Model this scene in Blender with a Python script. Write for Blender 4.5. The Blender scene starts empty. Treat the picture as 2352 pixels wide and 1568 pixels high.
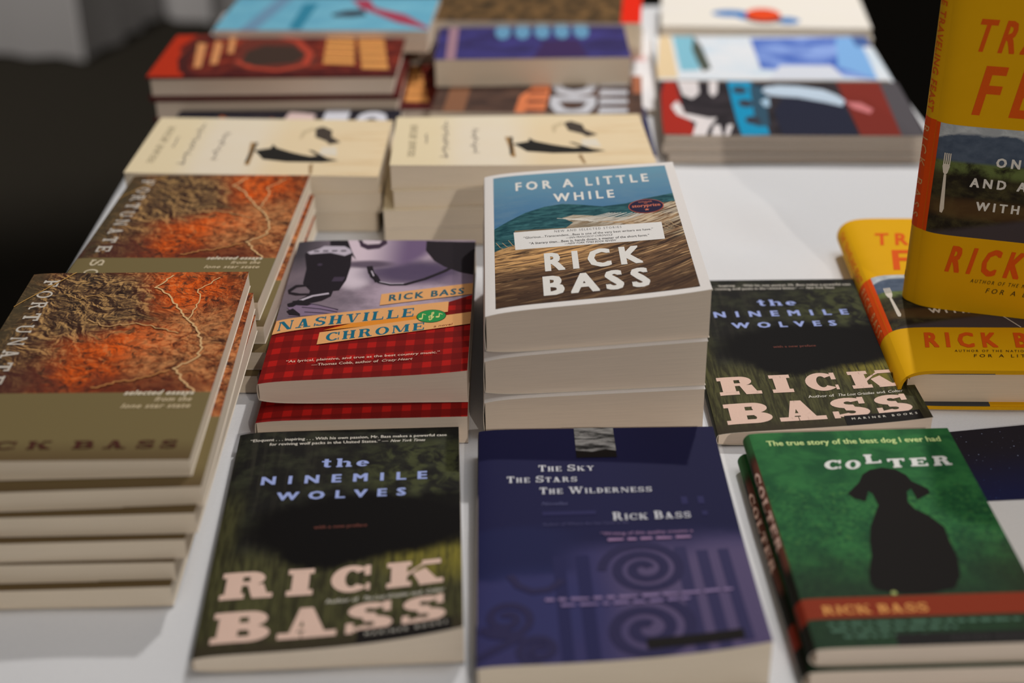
import bpy, bmesh, math, random
import numpy as np
from mathutils import Vector, Matrix
from mathutils.geometry import tessellate_polygon

random.seed(7)
scene = bpy.context.scene
C = scene.collection
MM = 0.001

# ------------------------------------------------------------------ camera
cam_d = bpy.data.cameras.new('camera')
cam = bpy.data.objects.new('camera', cam_d)
C.objects.link(cam)
PITCH, ROLL, CAM_Z = math.radians(28.92), math.radians(-0.935), 0.4994
cp, sp_, cr, sr = math.cos(PITCH), math.sin(PITCH), math.cos(ROLL), math.sin(ROLL)
rgt, upv, fwd = Vector((1, 0, 0)), Vector((0, sp_, cp)), Vector((0, cp, -sp_))
r2, u2 = rgt * cr + upv * sr, upv * cr - rgt * sr
M = Matrix((r2, u2, -fwd)).transposed().to_4x4()
M.translation = (0, 0, CAM_Z)
cam.matrix_world = M
cam_d.sensor_width = 36
cam_d.lens = 50
cam_d.clip_start = 0.01
cam_d.dof.use_dof = True
cam_d.dof.focus_distance = 0.945
cam_d.dof.aperture_fstop = 3.2
scene.camera = cam

# ------------------------------------------------------------------ light and exposure
world = bpy.data.worlds.new('room_light')
scene.world = world
world.use_nodes = True
bgn = world.node_tree.nodes['Background']
bgn.inputs[0].default_value = (1.0, 0.93, 0.85, 1)
bgn.inputs[1].default_value = 0.13

def lamp(name, loc, aim, power, size, color, blend=0.6, angle=70):
    d = bpy.data.lights.new(name, 'SPOT')
    d.energy = power
    d.color = color
    d.shadow_soft_size = size
    d.spot_size = math.radians(angle)
    d.spot_blend = blend
    o = bpy.data.objects.new(name, d)
    C.objects.link(o)
    o.location = loc
    o.rotation_euler = (Vector(aim) - Vector(loc)).to_track_quat('-Z', 'Y').to_euler()
    return o

def panel(name, loc, aim, power, sx, sy, color):
    d = bpy.data.lights.new(name, 'AREA')
    d.shape = 'RECTANGLE'
    d.size, d.size_y = sx, sy
    d.energy = power
    d.color = color
    o = bpy.data.objects.new(name, d)
    C.objects.link(o)
    o.location = loc
    o.rotation_euler = (Vector(aim) - Vector(loc)).to_track_quat('-Z', 'Y').to_euler()
    return o

lamp('ceiling_or_fill_spot', (0.44, 1.93, 1.38), (0.02, 0.85, 0), 54, 0.02, (1.0, 0.97, 0.93), .3, 90)
lamp('ceiling_or_fill_spot', (1.0, -2.35, 1.9), (-0.02, 1.0, 0.03), 118, 0.03, (1.0, 0.91, 0.81))
panel('soft_fill_panel', (0.65, 0.95, 1.95), (0, 0.95, 0), 9.5, 0.8, 0.8, (0.97, 0.98, 1.0))  # added soft fill from upper right, stands for no known fixture
lamp('ceiling_or_fill_spot', (-1.5, 3.3, 1.9), (-1.5, 4.3, -0.4), 330, 0.05, (1.0, 0.96, 0.92), .5, 80)  # added spot, only brightens the far draped table and stand

scene.view_settings.view_transform = 'Standard'
scene.view_settings.look = 'None'
scene.view_settings.gamma = 1
scene.view_settings.use_curve_mapping = False
scene.view_settings.exposure = 0.0

# ------------------------------------------------------------------ material helpers
def lin(c):
    c = c / 255.0
    return c / 12.92 if c <= 0.04045 else ((c + 0.055) / 1.055) ** 2.4

GAIN = 1.45
def P(r, g, b, k=1.0):
    c = [lin(x) * GAIN * k for x in (r, g, b)]
    q = min(1.0, 0.86 / max(max(c), 1e-6))
    return tuple(x * q for x in c) + (1.0,)

class G:
    def __init__(self, name, rough=0.5, spec=0.06):
        self.m = bpy.data.materials.new(name)
        self.m.use_nodes = True
        self.t = self.m.node_tree
        self.b = self.t.nodes['Principled BSDF']
        self.b.inputs['Roughness'].default_value = max(rough, .62)
        self.b.inputs['Specular IOR Level'].default_value = spec
        self._uv = None
    def new(self, typ):
        return self.t.nodes.new(typ)
    def link(self, v, sock):
        if hasattr(v, 'is_output'):
            self.t.links.new(v, sock)
        else:
            sock.default_value = v
    def coord(self, kind='UV'):
        if self._uv is None:
            self._uv = self.new('ShaderNodeTexCoord')
        return self._uv.outputs[kind]
    def xyz(self, kind='UV'):
        n = self.new('ShaderNodeSeparateXYZ')
        self.link(self.coord(kind), n.inputs[0])
        return n.outputs[0], n.outputs[1], n.outputs[2]
    def op(self, o, a, b=0.0, c=None, clamp=False):
        n = self.new('ShaderNodeMath')
        n.operation = o
        n.use_clamp = clamp
        self.link(a, n.inputs[0])
        self.link(b, n.inputs[1])
        if c is not None:
            self.link(c, n.inputs[2])
        return n.outputs[0]
    def add(self, a, b): return self.op('ADD', a, b)
    def sub(self, a, b): return self.op('SUBTRACT', a, b)
    def mul(self, a, b): return self.op('MULTIPLY', a, b)
    def step(self, x, a, b):          # 0 below a, 1 above b
        n = self.new('ShaderNodeMapRange')
        n.interpolation_type = 'SMOOTHSTEP'
        self.link(x, n.inputs[0])
        n.inputs[1].default_value = a
        n.inputs[2].default_value = b
        return n.outputs[0]
    def vec(self, x, y, z=0.0):
        n = self.new('ShaderNodeCombineXYZ')
        self.link(x, n.inputs[0]); self.link(y, n.inputs[1]); self.link(z, n.inputs[2])
        return n.outputs[0]
    def noise(self, v, scale=5, detail=4, rough=0.55, dist=0.0, out=0):
        n = self.new('ShaderNodeTexNoise')
        self.link(v, n.inputs['Vector'])
        n.inputs['Scale'].default_value = scale
        n.inputs['Detail'].default_value = detail
        n.inputs['Roughness'].default_value = rough
        n.inputs['Distortion'].default_value = dist
        return n.outputs[out]
    def mix(self, f, a, b):
        n = self.new('ShaderNodeMix')
        n.data_type = 'RGBA'
        self.link(f, n.inputs[0])
        self.link(a, n.inputs[6])
        self.link(b, n.inputs[7])
        return n.outputs[2]
    def ramp(self, f, stops):
        n = self.new('ShaderNodeValToRGB')
        self.link(f, n.inputs[0])
        e = n.color_ramp.elements
        while len(e) < len(stops):
            e.new(0.5)
        for k, (p, c) in enumerate(stops):
            e[k].position = p
            e[k].color = c
        return n.outputs[0]
    def blob(self, u, v, cu, cv, ru, rv, soft=0.5):   # 1 inside an ellipse, 0 outside
        a = self.op('POWER', self.op('ABSOLUTE', self.mul(self.sub(u, cu), 1 / ru)), 2)
        b = self.op('POWER', self.op('ABSOLUTE', self.mul(self.sub(v, cv), 1 / rv)), 2)
        return self.sub(1.0, self.step(self.add(a, b), 1 - soft, 1 + soft))
    def done(self, col, bump=None, bs=0.2, bd=0.0002):
        self.link(col, self.b.inputs['Base Color'])
        if bump is not None:
            n = self.new('ShaderNodeBump')
            n.inputs['Strength'].default_value = bs
            n.inputs['Distance'].default_value = bd
            self.link(bump, n.inputs['Height'])
            self.link(n.outputs[0], self.b.inputs['Normal'])
        return self.m

_flat = {}
def flat(r, g, b, rough=0.5, k=1.0):
    key = (r, g, b, rough, k)
    if key not in _flat:
        m = G('ink_%d_%d_%d' % (r, g, b), rough)
        u, v, w = m.xyz('Object')
        n = m.noise(m.coord('Object'), 900, 2)
        c = P(r, g, b, k)
        d = tuple(x * 0.9 for x in c[:3]) + (1,)
        _flat[key] = m.done(m.mix(n, d, c))
    return _flat[key]

# ------------------------------------------------------------------ lettering as polygons
_fc = {}
def _font_polys(txt, spacing, bold):
    key = (txt, spacing, bold)
    if key in _fc:
        return _fc[key]
    cu = bpy.data.curves.new('lettering', 'FONT')
    cu.body = txt
    cu.space_character = spacing
    cu.offset = bold
    cu.resolution_u = 2
    cu.fill_mode = 'FRONT'
    ob = bpy.data.objects.new('lettering', cu)
    me = ob.to_mesh()
    polys = [[(me.vertices[i].co.x, me.vertices[i].co.y) for i in p.vertices] for p in me.polygons]
    ob.to_mesh_clear()
    bpy.data.objects.remove(ob)
    bpy.data.curves.remove(cu)
    _fc[key] = polys
    return polys

def quadmap(polys, w, h, q):
    """map the rectangle 0..w, 0..h onto the quad BL, BR, TR, TL"""
    out = []
    for p in polys:
        r = []
        for x, y in p:
            s, t = x / w, y / h
            bx = q[0][0] * (1 - s) + q[1][0] * s, q[0][1] * (1 - s) + q[1][1] * s
            tx = q[3][0] * (1 - s) + q[2][0] * s, q[3][1] * (1 - s) + q[2][1] * s
            r.append((bx[0] * (1 - t) + tx[0] * t, bx[1] * (1 - t) + tx[1] * t))
        out.append(r)
    return out

def rectq(x0, x1, y0, y1, sl=0.0):
    return [(x0, y0), (x1, y0), (x1 + sl, y1), (x0 + sl, y1)]

_cap = []
def sans(txt, q, spacing=1.0, bold=0.0):
    polys = _font_polys(txt, spacing, 0.0)
    if not _cap:
        ys = [y for p in _font_polys('H', 1.0, 0.0) for x, y in p]
        _cap.append(max(ys))
    if bold:                            # heavier strokes: the outline repeated a little to each side
        sh = [(-bold, 0), (bold, 0)] if bold < .02 else [(-bold, -bold * .6), (bold, -bold * .6), (-bold, bold * .6), (bold, bold * .6), (-bold, 0), (bold, 0), (0, -bold * .6), (0, bold * .6), (0, 0)]
        polys = [[(x + dx, y + dy) for x, y in p] for dx, dy in sh for p in polys]
    xs = [x for p in polys for x, y in p]
    x0, x1 = min(xs), max(xs)
    return quadmap([[(x - x0, y) for x, y in p] for p in polys], x1 - x0, _cap[0], q)

def ring(cx, cy, rx, ry, tx, ty, a0, a1, n=14):
    out = []
    for k in range(n):
        p, q = math.radians(a0 + (a1 - a0) * k / n), math.radians(a0 + (a1 - a0) * (k + 1) / n)
        f = lambda a, i: (cx + (rx - tx * i) * math.cos(a), cy + (ry - ty * i) * math.sin(a))
        out.append([f(p, 0), f(q, 0), f(q, 1), f(p, 1)])
    return out

def bx(x0, y0, x1, y1):
    return [(x0, y0), (x1, y0), (x1, y1), (x0, y1)]

def slab_glyph(c, w, h, st, sl):
    """outline pieces of one slab-serif capital, height 1; w stem, h hairline, st serif height, sl serif overhang"""
    o = []
    def stem(x, ww=w, y0=0, y1=1, b=True, t=True, l=sl, r=sl):
        o.append(bx(x, y0, x + ww, y1))
        if b: o.append(bx(x - l, y0, x + ww + r, y0 + st))
        if t: o.append(bx(x - l, y1 - st, x + ww + r, y1))
    x = sl
    if c == 'I':
        stem(x); wd = w + 2 * sl
    elif c in 'EFL':
        stem(x); wd = sl + w + 0.52
        if c != 'F': o += [bx(x, 0, wd, st), bx(wd - h * .9, 0, wd, .32)]
        if c != 'L':
            o += [bx(x, 1 - st, wd - .03, 1), bx(wd - .03 - h * .9, .70, wd - .03, 1)]
            o += [bx(x, .5 - h / 2, wd - .22, .5 + h / 2), bx(wd - .22 - h * .8, .36, wd - .22, .64)]
    elif c == 'T':
        wd = w + .56
        o.append(bx((wd - w) / 2, 0, (wd + w) / 2, 1))
        o += [bx((wd - w) / 2 - sl, 0, (wd + w) / 2 + sl, st), bx(0, 1 - st, wd, 1),
              bx(0, .68, h * .9, 1), bx(wd - h * .9, .68, wd, 1)]
    elif c == 'H':
        wd = 2 * w + 4 * sl + .14
        stem(x); stem(wd - sl - w); o.append(bx(x, .5 - h / 2, wd - sl, .5 + h / 2))
    elif c in 'BRPD':
        stem(x, r=0)
        if c == 'D':
            wd = sl + w + .55
            o += ring(sl + w + .05, .5, .5, .5, w, st, -90, 90)
            o += [bx(x, 0, sl + w + .06, st), bx(x, 1 - st, sl + w + .06, 1)]
        else:
            wd = sl + w + .52
            o += ring(sl + w + .16, .74, .30, .26, w * .92, st, -90, 90)
            o += [bx(x, 1 - st, sl + w + .17, 1), bx(x, .48, sl + w + .17, .48 + st * .8)]
            if c == 'B':
                o += ring(sl + w + .16, .27, .36, .27, w * .95, st, -90, 90)
                o += [bx(x, 0, sl + w + .17, st), bx(x, .54 - st * .8, sl + w + .17, .54)]
            if c == 'R':
                wd += .08
                if sl > 0: o.append(bx(x + w, 0, x + w + sl * .8, st))
                xx = sl + w + .12
                o.append([(xx, .5), (xx + w * .95, .52), (wd - .02, .0), (wd - .02 - w, .0)])
                o.append(bx(wd - w * .8, 0, wd + .05, st * .9))
                wd += .05
    elif c in 'CG':
        wd = .95
        o += ring(.5, .5, .5, .5, w, st, 42, 318, 20)
        o += [bx(wd - h * 1.1, .60, wd, .98), bx(wd - h * .7, .04, wd, .30)]
    elif c == 'O':
        wd = .98
        o += ring(.49, .5, .49, .5, w, st * .9, 0, 360, 28)
    elif c == 'S':
        wd = .80
        o += ring(.39, .735, .37, .265, w * .86, st, 25, 270, 14)
        o += ring(.41, .265, .39, .265, w * .9, st, -155, 90, 14)
        m = .5
        o.append([(.30, m - st * .75), (.55, m - st * .95), (.50, m + st * .7), (.25, m + st * .9)])
        o += [bx(wd - h - .04, .66, wd - .04, 1), bx(0, 0, h, .34)]
    elif c == 'A':
        wd = 1.06
        cx = .5
        o.append([(.17, 0), (.17 + h, 0), (cx + .02, 1), (cx - .14, 1)])
        o.append([(cx - .14, 1), (cx + .10, 1), (.90, 0), (.90 - w * 1.12, 0)])
        o += [bx(.27, .24, .72, .24 + h), bx(0, 0, .42, st), bx(.90 - w * 1.12 - .08, 0, wd, st)]
    elif c in 'KX':
        wd = sl + w + .74
        stem(x)
        xx = sl + w
        o.append([(xx - .02, .36), (xx - .02, .36 + h * 1.3), (wd - .10, 1), (wd - .10 - h * 1.5, 1)])
        o.append([(xx + .12, .50), (xx + .12 + w * .8, .68), (wd - .02, 0), (wd - .06 - w * 1.15, 0)])
        o += [bx(wd - .42, 1 - st, wd - .02, 1), bx(wd - .48, 0, wd + .03, st)]
        wd += .03
    elif c == 'N':
        wd = 1.06
        o += [bx(sl, 0, sl + h, 1), bx(wd - sl - h, 0, wd - sl, 1)]
        o.append([(sl, 1), (sl + w * 1.1, 1), (wd - sl, 0), (wd - sl - w * 1.05, 0)])
        o += [bx(0, 0, 2 * sl + h, st), bx(wd - 2 * sl - h, 1 - st, wd, 1), bx(0, 1 - st, sl + w * .7, 1)]
    elif c == 'M':
        wd = 1.24
        o += [bx(sl, 0, sl + h, 1), bx(wd - sl - w, 0, wd - sl, 1)]
        o.append([(sl, 1), (sl + w, 1), (wd / 2 + .06, .08), (wd / 2 - .10, .08)])
        o.append([(wd - sl - w, 1), (wd - sl - w + h, 1), (wd / 2 + .06, .08), (wd / 2 - .02, .08)])
        o += [bx(0, 0, 2 * sl + h, st), bx(wd - 2 * sl - w, 0, wd, st), bx(0, 1 - st, sl + w * .8, 1), bx(wd - sl - w, 1 - st, wd, 1)]
    elif c == 'U':
        wd = 1.0
        o += [bx(sl, .3, sl + w, 1), bx(wd - sl - h, .3, wd - sl, 1)]
        o += ring(wd / 2, .34, wd / 2 - sl, .34, (w + h) / 2, st, 180, 360)
        o += [bx(0, 1 - st, w + 2 * sl, 1), bx(wd - 2 * sl - h, 1 - st, wd, 1)]
    elif c in 'VY':
        wd = 1.02
        yb = 0 if c == 'V' else .42
        cx = .52
        o.append([(.12, 1), (.12 + w * 1.1, 1), (cx + .08, yb), (cx - .08, yb)])
        o.append([(wd - .12 - h, 1), (wd - .12, 1), (cx + .08, yb), (cx - .02, yb)])
        o += [bx(0, 1 - st, .24 + w, 1), bx(wd - .36, 1 - st, wd, 1)]
        if c == 'Y':
            o += [bx(cx - w / 2, 0, cx + w / 2, .46), bx(cx - w / 2 - sl, 0, cx + w / 2 + sl, st)]
    elif c == 'W':
        wd = 1.5
        for x0, x1, ww in ((.12, .42, w), (.82, .46, h), (.68, 1.04, w), (1.40, 1.08, h)):
            o.append([(x0, 1), (x0 + ww, 1), (x1 + .08, 0), (x1 - .06, 0)] if x0 < x1 else
                     [(x0 - ww, 1), (x0, 1), (x1 + .06, 0), (x1 - .06, 0)])
        o += [bx(0, 1 - st, .22 + w, 1), bx(.56, 1 - st, .98, 1), bx(wd - .30, 1 - st, wd, 1)]
    elif c == 't':
        wd = .62
        o += [bx(.16, .12, .16 + w, .98), bx(0, .62, .58, .62 + st)]
        o += ring(.40, .2, .24, .2, w * .7, st, 180, 340, 8)
    elif c == 'h':
        wd = .92
        o += [bx(.06, 0, .06 + w, 1), bx(0, 0, .12 + w, st), bx(0, 1 - st, .06 + w, 1)]
        o += ring(.56, .46, .28, .24, w * .9, st, 0, 150, 8)
        o += [bx(.84 - w * .9, 0, .84, .48), bx(.84 - w * .9 - .05, 0, wd, st)]
    elif c == 'e':
        wd = .74
        o += ring(.37, .36, .37, .36, w, st, 0, 320, 16)
        o.append(bx(.1, .32, .74, .32 + st * .8))
    else:
        wd = .4
    return o, wd

def slab(txt, q, w=.27, h=.10, st=.14, sl=.08, gap=.22, space=.45, small=None):
    """line of slab capitals fitted to the quad; small = height of lower-case letters set as small capitals"""
    x, polys = 0.0, []
    for ch in txt:
        if ch == ' ':
            x += space; continue
        k = 1.0
        if small and ch.islower():
            k, ch = small, ch.upper()
        g, wd = slab_glyph(ch, w, h, st, sl)
        polys += [[(x + px * k, py * k) for px, py in p] for p in g]
        x += wd * k + gap
    return quadmap(polys, x - gap, 1.0, q)

def slab_set(items, **kw):
    """letters placed one by one: (char, quad)"""
    o = []
    for ch, q in items:
        g, wd = slab_glyph(ch, kw.get('w', .27), kw.get('h', .1), kw.get('st', .14), kw.get('sl', .08))
        o += quadmap(g, wd, 1.0, q)
    return o

def ell(cu, cv, ru, rv, n=28):
    return [(cu + ru * math.cos(6.28318 * k / n), cv + rv * math.sin(6.28318 * k / n)) for k in range(n)]

def stroke(pts, wd, asp=1.0):
    """ribbon along a polyline in cover units; asp = cover width / height"""
    o = []
    for a, b in zip(pts, pts[1:]):
        dx, dy = (b[0] - a[0]) * asp, b[1] - a[1]
        L = math.hypot(dx, dy) or 1e-6
        nx, ny = -dy / L * wd / 2 / asp, dx / L * wd / 2
        ex, ey = dx / L * wd * .15 / asp, dy / L * wd * .15
        o.append([(a[0] + nx - ex, a[1] + ny - ey), (b[0] + nx + ex, b[1] + ny + ey),
                  (b[0] - nx + ex, b[1] - ny + ey), (a[0] - nx - ex, a[1] - ny - ey)])
    return o

def turn(polys):
    """picture seen across a book that lies turned a quarter: (along, up) -> cover (u, v)"""
    return [[(1 - b, a) for a, b in p] for p in polys]

def blurred_words(u0, u1, v0, v1, seed, big=.07):
    """a line too blurred to read: one short ragged bar per word"""
    r = random.Random(seed)
    o, u = [], u0
    while u < u1 - .01:
        w = min(u1 - u, r.uniform(.3, 1.0) * big)
        o.append([(u, v0), (u + w, v0 + r.uniform(0, .15) * (v1 - v0)), (u + w, v1 - r.uniform(0, .4) * (v1 - v0)), (u, v1)])
        u += w + big * .22
    return o
# ------------------------------------------------------------------ builders
def bil(c, u, v):                      # corner heights TL, TR, BR, BL
    return (c[0] * (1 - u) + c[1] * u) * v + (c[3] * (1 - u) + c[2] * u) * (1 - v)

def mesh_obj(name, verts, faces, mats, idx=None, uvs=None, smooth=None, parent=None):
    me = bpy.data.meshes.new(name)
    me.from_pydata([tuple(x * MM for x in v) for v in verts], [], faces)
    for m in mats:
        me.materials.append(m)
    if idx:
        me.polygons.foreach_set('material_index', idx)
    if smooth:
        me.polygons.foreach_set('use_smooth', smooth)
    if uvs:
        l = me.uv_layers.new(name='UVMap')
        l.data.foreach_set('uv', [c for f in uvs for uv in f for c in uv])
    me.update()
    o = bpy.data.objects.new(name, me)
    C.objects.link(o)
    if parent:
        o.parent = parent
    return o

def tag(o, label, cat, group=None):
    o['label'] = label
    o['category'] = cat
    if group:
        o['group'] = group
    return o

def thing(name, label, cat, x, y, z, rz=0.0, group=None):
    o = bpy.data.objects.new(name, None)
    C.objects.link(o)
    o.empty_display_size = 0.02
    o.location = (x * MM, y * MM, z * MM)
    o.rotation_euler = (0, 0, math.radians(rz))
    return tag(o, label, cat, group)

class Sheet:
    """collects quads with their own vertices"""
    def __init__(self):
        self.v, self.f, self.i, self.uv, self.s = [], [], [], [], []
    def grid(self, rows, mat, uvrows, smooth=True, flip=False):
        n, m = len(rows), len(rows[0])
        b = len(self.v)
        for r in rows:
            self.v += r
        for a in range(n - 1):
            for c in range(m - 1):
                q = [(a, c), (a, c + 1), (a + 1, c + 1), (a + 1, c)]
                if flip:
                    q.reverse()
                self.f.append([b + p * m + k for p, k in q])
                self.uv.append([uvrows[p][k] for p, k in q])
                self.i.append(mat)
                self.s.append(smooth)
    def build(self, name, mats, parent):
        return mesh_obj(name, self.v, self.f, mats, self.i, self.uv, self.s, parent)

def book(name, label, x, y, rz, W, H, base, top, front, spine, back, edge, pages,
         decals=(), spine_decals=(), sp=1.6, ln=6.0, spb=None, bulge=0.8, ct=0.35, ins=0.4, curls=(),
         group=None, cat='book', sdx=8, cover_name='cover', zsq=1.0, round_front=0.0):
    z0 = min(base)
    b4 = [b - z0 for b in base]
    t4 = [t - z0 for t in top]
    spb = sp if spb is None else spb
    fine = bool(decals) and (bool(curls) or abs(t4[0] + t4[2] - t4[1] - t4[3]) > .05)
    nx, ny = (28, 40) if fine else (14, 20)
    root = thing(name, label, cat, x, y, z0, rz, group)
    def fz(px, py):
        u, v = px / W, py / H
        z = bil(t4, u, v) - sp * math.exp(-max(px, 0) / ln)
        for A, pu, pv in curls:
            z += A * max(u, 0) ** pu * max(1 - v, 0) ** pv
        return z
    def bz(px, py):
        u, v = px / W, py / H
        return bil(b4, u, v) + spb * math.exp(-max(px, 0) / ln)
    def P3(px, py, z):
        return (px - W / 2, py - H / 2, z)
    def spn(s, py):                     # s 0 bottom .. 1 top
        a, b = bz(0, py), fz(0, py)
        k = math.sin(math.pi * s) ** 0.7 if 0 < s < 1 else 0
        return (-W / 2 - bulge * k, py - H / 2, a + (b - a) * s)
    xs = sorted(set([0, .6, 1.5, 3, 5, 8, 12, 17, 24] + [W * k / nx for k in range(int(nx * .18) + 1, nx + 1)]))
    ys = [H * k / ny for k in range(ny + 1)]
    # ---- cover
    S = Sheet()
    Z = lambda p, d: (p[0], p[1], p[2] + d)
    fr = [[P3(px, py, fz(px, py)) for py in ys] for px in xs]
    uvf = [[(px / W, py / H) for py in ys] for px in xs]
    S.grid(fr, 0, uvf, True, True)
    S.grid([[(max(p[0], -W / 2 + ct), p[1], p[2] - ct) for p in r] for r in fr], 3, uvf)
    bk = [[P3(px, py, bz(px, py)) for py in ys] for px in xs]
    S.grid(bk, 2, uvf)
    S.grid([[(max(p[0], -W / 2 + ct), p[1], p[2] + ct) for p in r] for r in bk], 3, uvf, True, True)
    ss = [k / 8 for k in range(9)]
    sn = [[spn(s, py) for py in ys] for s in ss]
    uvs_ = [[(s, py / H) for py in ys] for s in ss]
    S.grid(sn, 1, uvs_, True, True)
    S.grid([[(p[0] + ct, p[1], p[2]) for p in r] for r in sn], 3, uvs_)
    for j in (0, -1):                   # rims at head and tail
        for src, d in ((fr, -ct), (bk, ct)):
            S.grid([[r[j] for r in src], [Z(r[j], d) for r in src]], 3, [[(0, 0)] * len(src)] * 2, False)
        S.grid([[r[j] for r in sn], [(r[j][0] + ct, r[j][1], r[j][2]) for r in sn]], 3, [[(0, 0)] * len(sn)] * 2, False)
    for src, d in ((fr, -ct), (bk, ct)):  # fore-edge rims
        S.grid([src[-1], [Z(p, d) for p in src[-1]]], 3, [[(0, 0)] * len(ys)] * 2, False)
    mats = [front, spine, back, edge]
    # ---- printing on the cover
    def printing(items, lim, cuts, pos):
        if not items:
            return
        bm = bmesh.new()
        for lay, (polys, mat) in enumerate(items):
            if mat not in mats:
                mats.append(mat)
            mi = mats.index(mat)
            for k, p in enumerate(polys):
                if len(p) < 3:
                    continue
                h = 0.09 + 0.018 * lay + 0.014 * k / len(polys)
                vs = [bm.verts.new((q[0] * lim[0], q[1] * lim[1], h)) for q in p]
                tris = [(0, 1, 2)] if len(p) == 3 else tessellate_polygon([[Vector((q[0], q[1], 0)) for q in p]])
                for t in tris:
                    try:
                        bm.faces.new([vs[i] for i in t]).material_index = mi
                    except ValueError:
                        pass
        def cut(co, no, out=False):
            bmesh.ops.bisect_plane(bm, geom=bm.verts[:] + bm.edges[:] + bm.faces[:], dist=1e-5, plane_co=co,
                                   plane_no=no, clear_outer=out)
        e0 = .0002 * lim[0]
        cut((e0, 0, 0), (-1, 0, 0), True)
        cut((lim[0] - e0, 0, 0), (1, 0, 0), True)
        cut((0, 0.02, 0), (0, -1, 0), True)
        cut((0, lim[1] - .02, 0), (0, 1, 0), True)
        for c in cuts[0]:
            cut((c, 0, 0), (1, 0, 0))
        for c in cuts[1]:
            cut((0, c, 0), (0, 1, 0))
        base_i = len(S.v)
        bm.verts.index_update()
        for v in bm.verts:
            S.v.append(pos(v.co))
        for f in bm.faces:
            S.f.append([base_i + v.index for v in f.verts])
            S.uv.append([(v.co.x / lim[0], v.co.y / lim[1]) for v in f.verts])
            S.i.append(f.material_index)
            S.s.append(False)
        bm.free()
    twisted = fine
    cx = xs[1:-1] if twisted else [c for c in xs[1:-1] if c < 26] + [W / 2]
    cy = ys[1:-1] if twisted else []
    printing(decals, (W, H), (cx, cy), lambda c: P3(c.x, c.y, fz(c.x, c.y) + c.z))
    def sp_pos(c):
        p = spn(min(max(c.x, 0), 1), c.y)
        return (p[0] - c.z, p[1], p[2])
    printing([([[(b, a) for a, b in q] for q in po], m) for po, m in spine_decals], (1.0, H), ([k / 8 for k in range(1, 8)], []), sp_pos)
    S.build(cover_name, mats, root)
    # ---- page block
    B = Sheet()
    x1 = [min(max(px, ct + .2), W - ins) for px in xs]
    y1 = [ins + (H - 2 * ins) * k / 20 for k in range(21)]
    tp = [[P3(px, py, fz(px, py) - ct - .05) for py in y1] for px in x1]
    bt = [[P3(px, py, bz(px, py) + ct + .05) for py in y1] for px in x1]
    T0 = t4[1] - b4[1]
    B.grid(tp, 0, [[(0, 0)] * 21] * len(x1), True, True)
    B.grid(bt, 0, [[(0, 0)] * 21] * len(x1), True)
    for j, fl in ((0, False), (-1, True)):
        B.grid([[r[j] for r in bt], [r[j] for r in tp]], 0, [[(q, 0) for q in x1], [(q, T0) for q in x1]], False, fl)
    for j in (0, -1):
        B.grid([bt[j], tp[j]], 0, [[(q, 0) for q in y1], [(q, T0) for q in y1]], False, j == -1)
    B.build('page_block', [pages], root)
    root['top'] = 0
    del root['top']
    return root, fz, bz

# ------------------------------------------------------------------ shared materials
def page_mat(name, r, g, b, k=1.0, scale=9.0):
    m = G(name, 0.85, 0.15)
    u, v, w = m.xyz('UV')
    n = m.noise(m.vec(m.mul(u, .01), m.mul(v, scale)), 1.0, 3, .7)
    n2 = m.noise(m.vec(m.mul(u, .03), m.mul(v, scale * .18)), 1.0, 2, .5)
    f = m.add(m.mul(n, .75), m.mul(n2, .35))
    c = P(r, g, b, k)
    d = tuple(q * .88 for q in c[:3]) + (1,)
    return m.done(m.mix(m.step(f, .38, .68), d, c), n, .25, .0001)

PAGE_WARM = page_mat('cream_paper_edges', 206, 192, 178)
PAGE_TAN = page_mat('tan_paper_edges', 206, 194, 176)
PAGE_PALE = page_mat('pale_paper_edges', 206, 194, 178)
PAGE_GREY = page_mat('grey_paper_edges', 168, 158, 148, 1.0, 5)
EDGE = flat(205, 196, 184, .7)
WHITE = flat(222, 216, 212, .45)
BLACK = flat(26, 23, 22, .4)

# --- tablecloth and floor
g = G('white_cotton_cloth', 0.9, 0.1)
x, y, z = g.xyz('Object')
wv = g.new('ShaderNodeTexWave'); wv.inputs['Scale'].default_value = 430; wv.bands_direction = 'X'
g.link(g.coord('Object'), wv.inputs[0])
wv2 = g.new('ShaderNodeTexWave'); wv2.inputs['Scale'].default_value = 430; wv2.bands_direction = 'Y'
g.link(g.coord('Object'), wv2.inputs[0])
weave = g.mul(g.add(wv.outputs[1], wv2.outputs[1]), .5)
sp0 = g.noise(g.coord('Object'), 700, 2)
CLOTH = g.done(g.mix(g.add(g.mul(weave, .35), g.mul(sp0, .6)), P(182, 183, 186), P(199, 199, 201)), weave, .25, .0003)

g = G('dark_carpet', 0.95, 0.05)
n = g.noise(g.coord('Object'), 40, 5)
FLOOR = g.done(g.mix(n, (0.0095, 0.008, 0.0056, 1), (0.0135, 0.0115, 0.0085, 1)), n, .5, .004)

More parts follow.
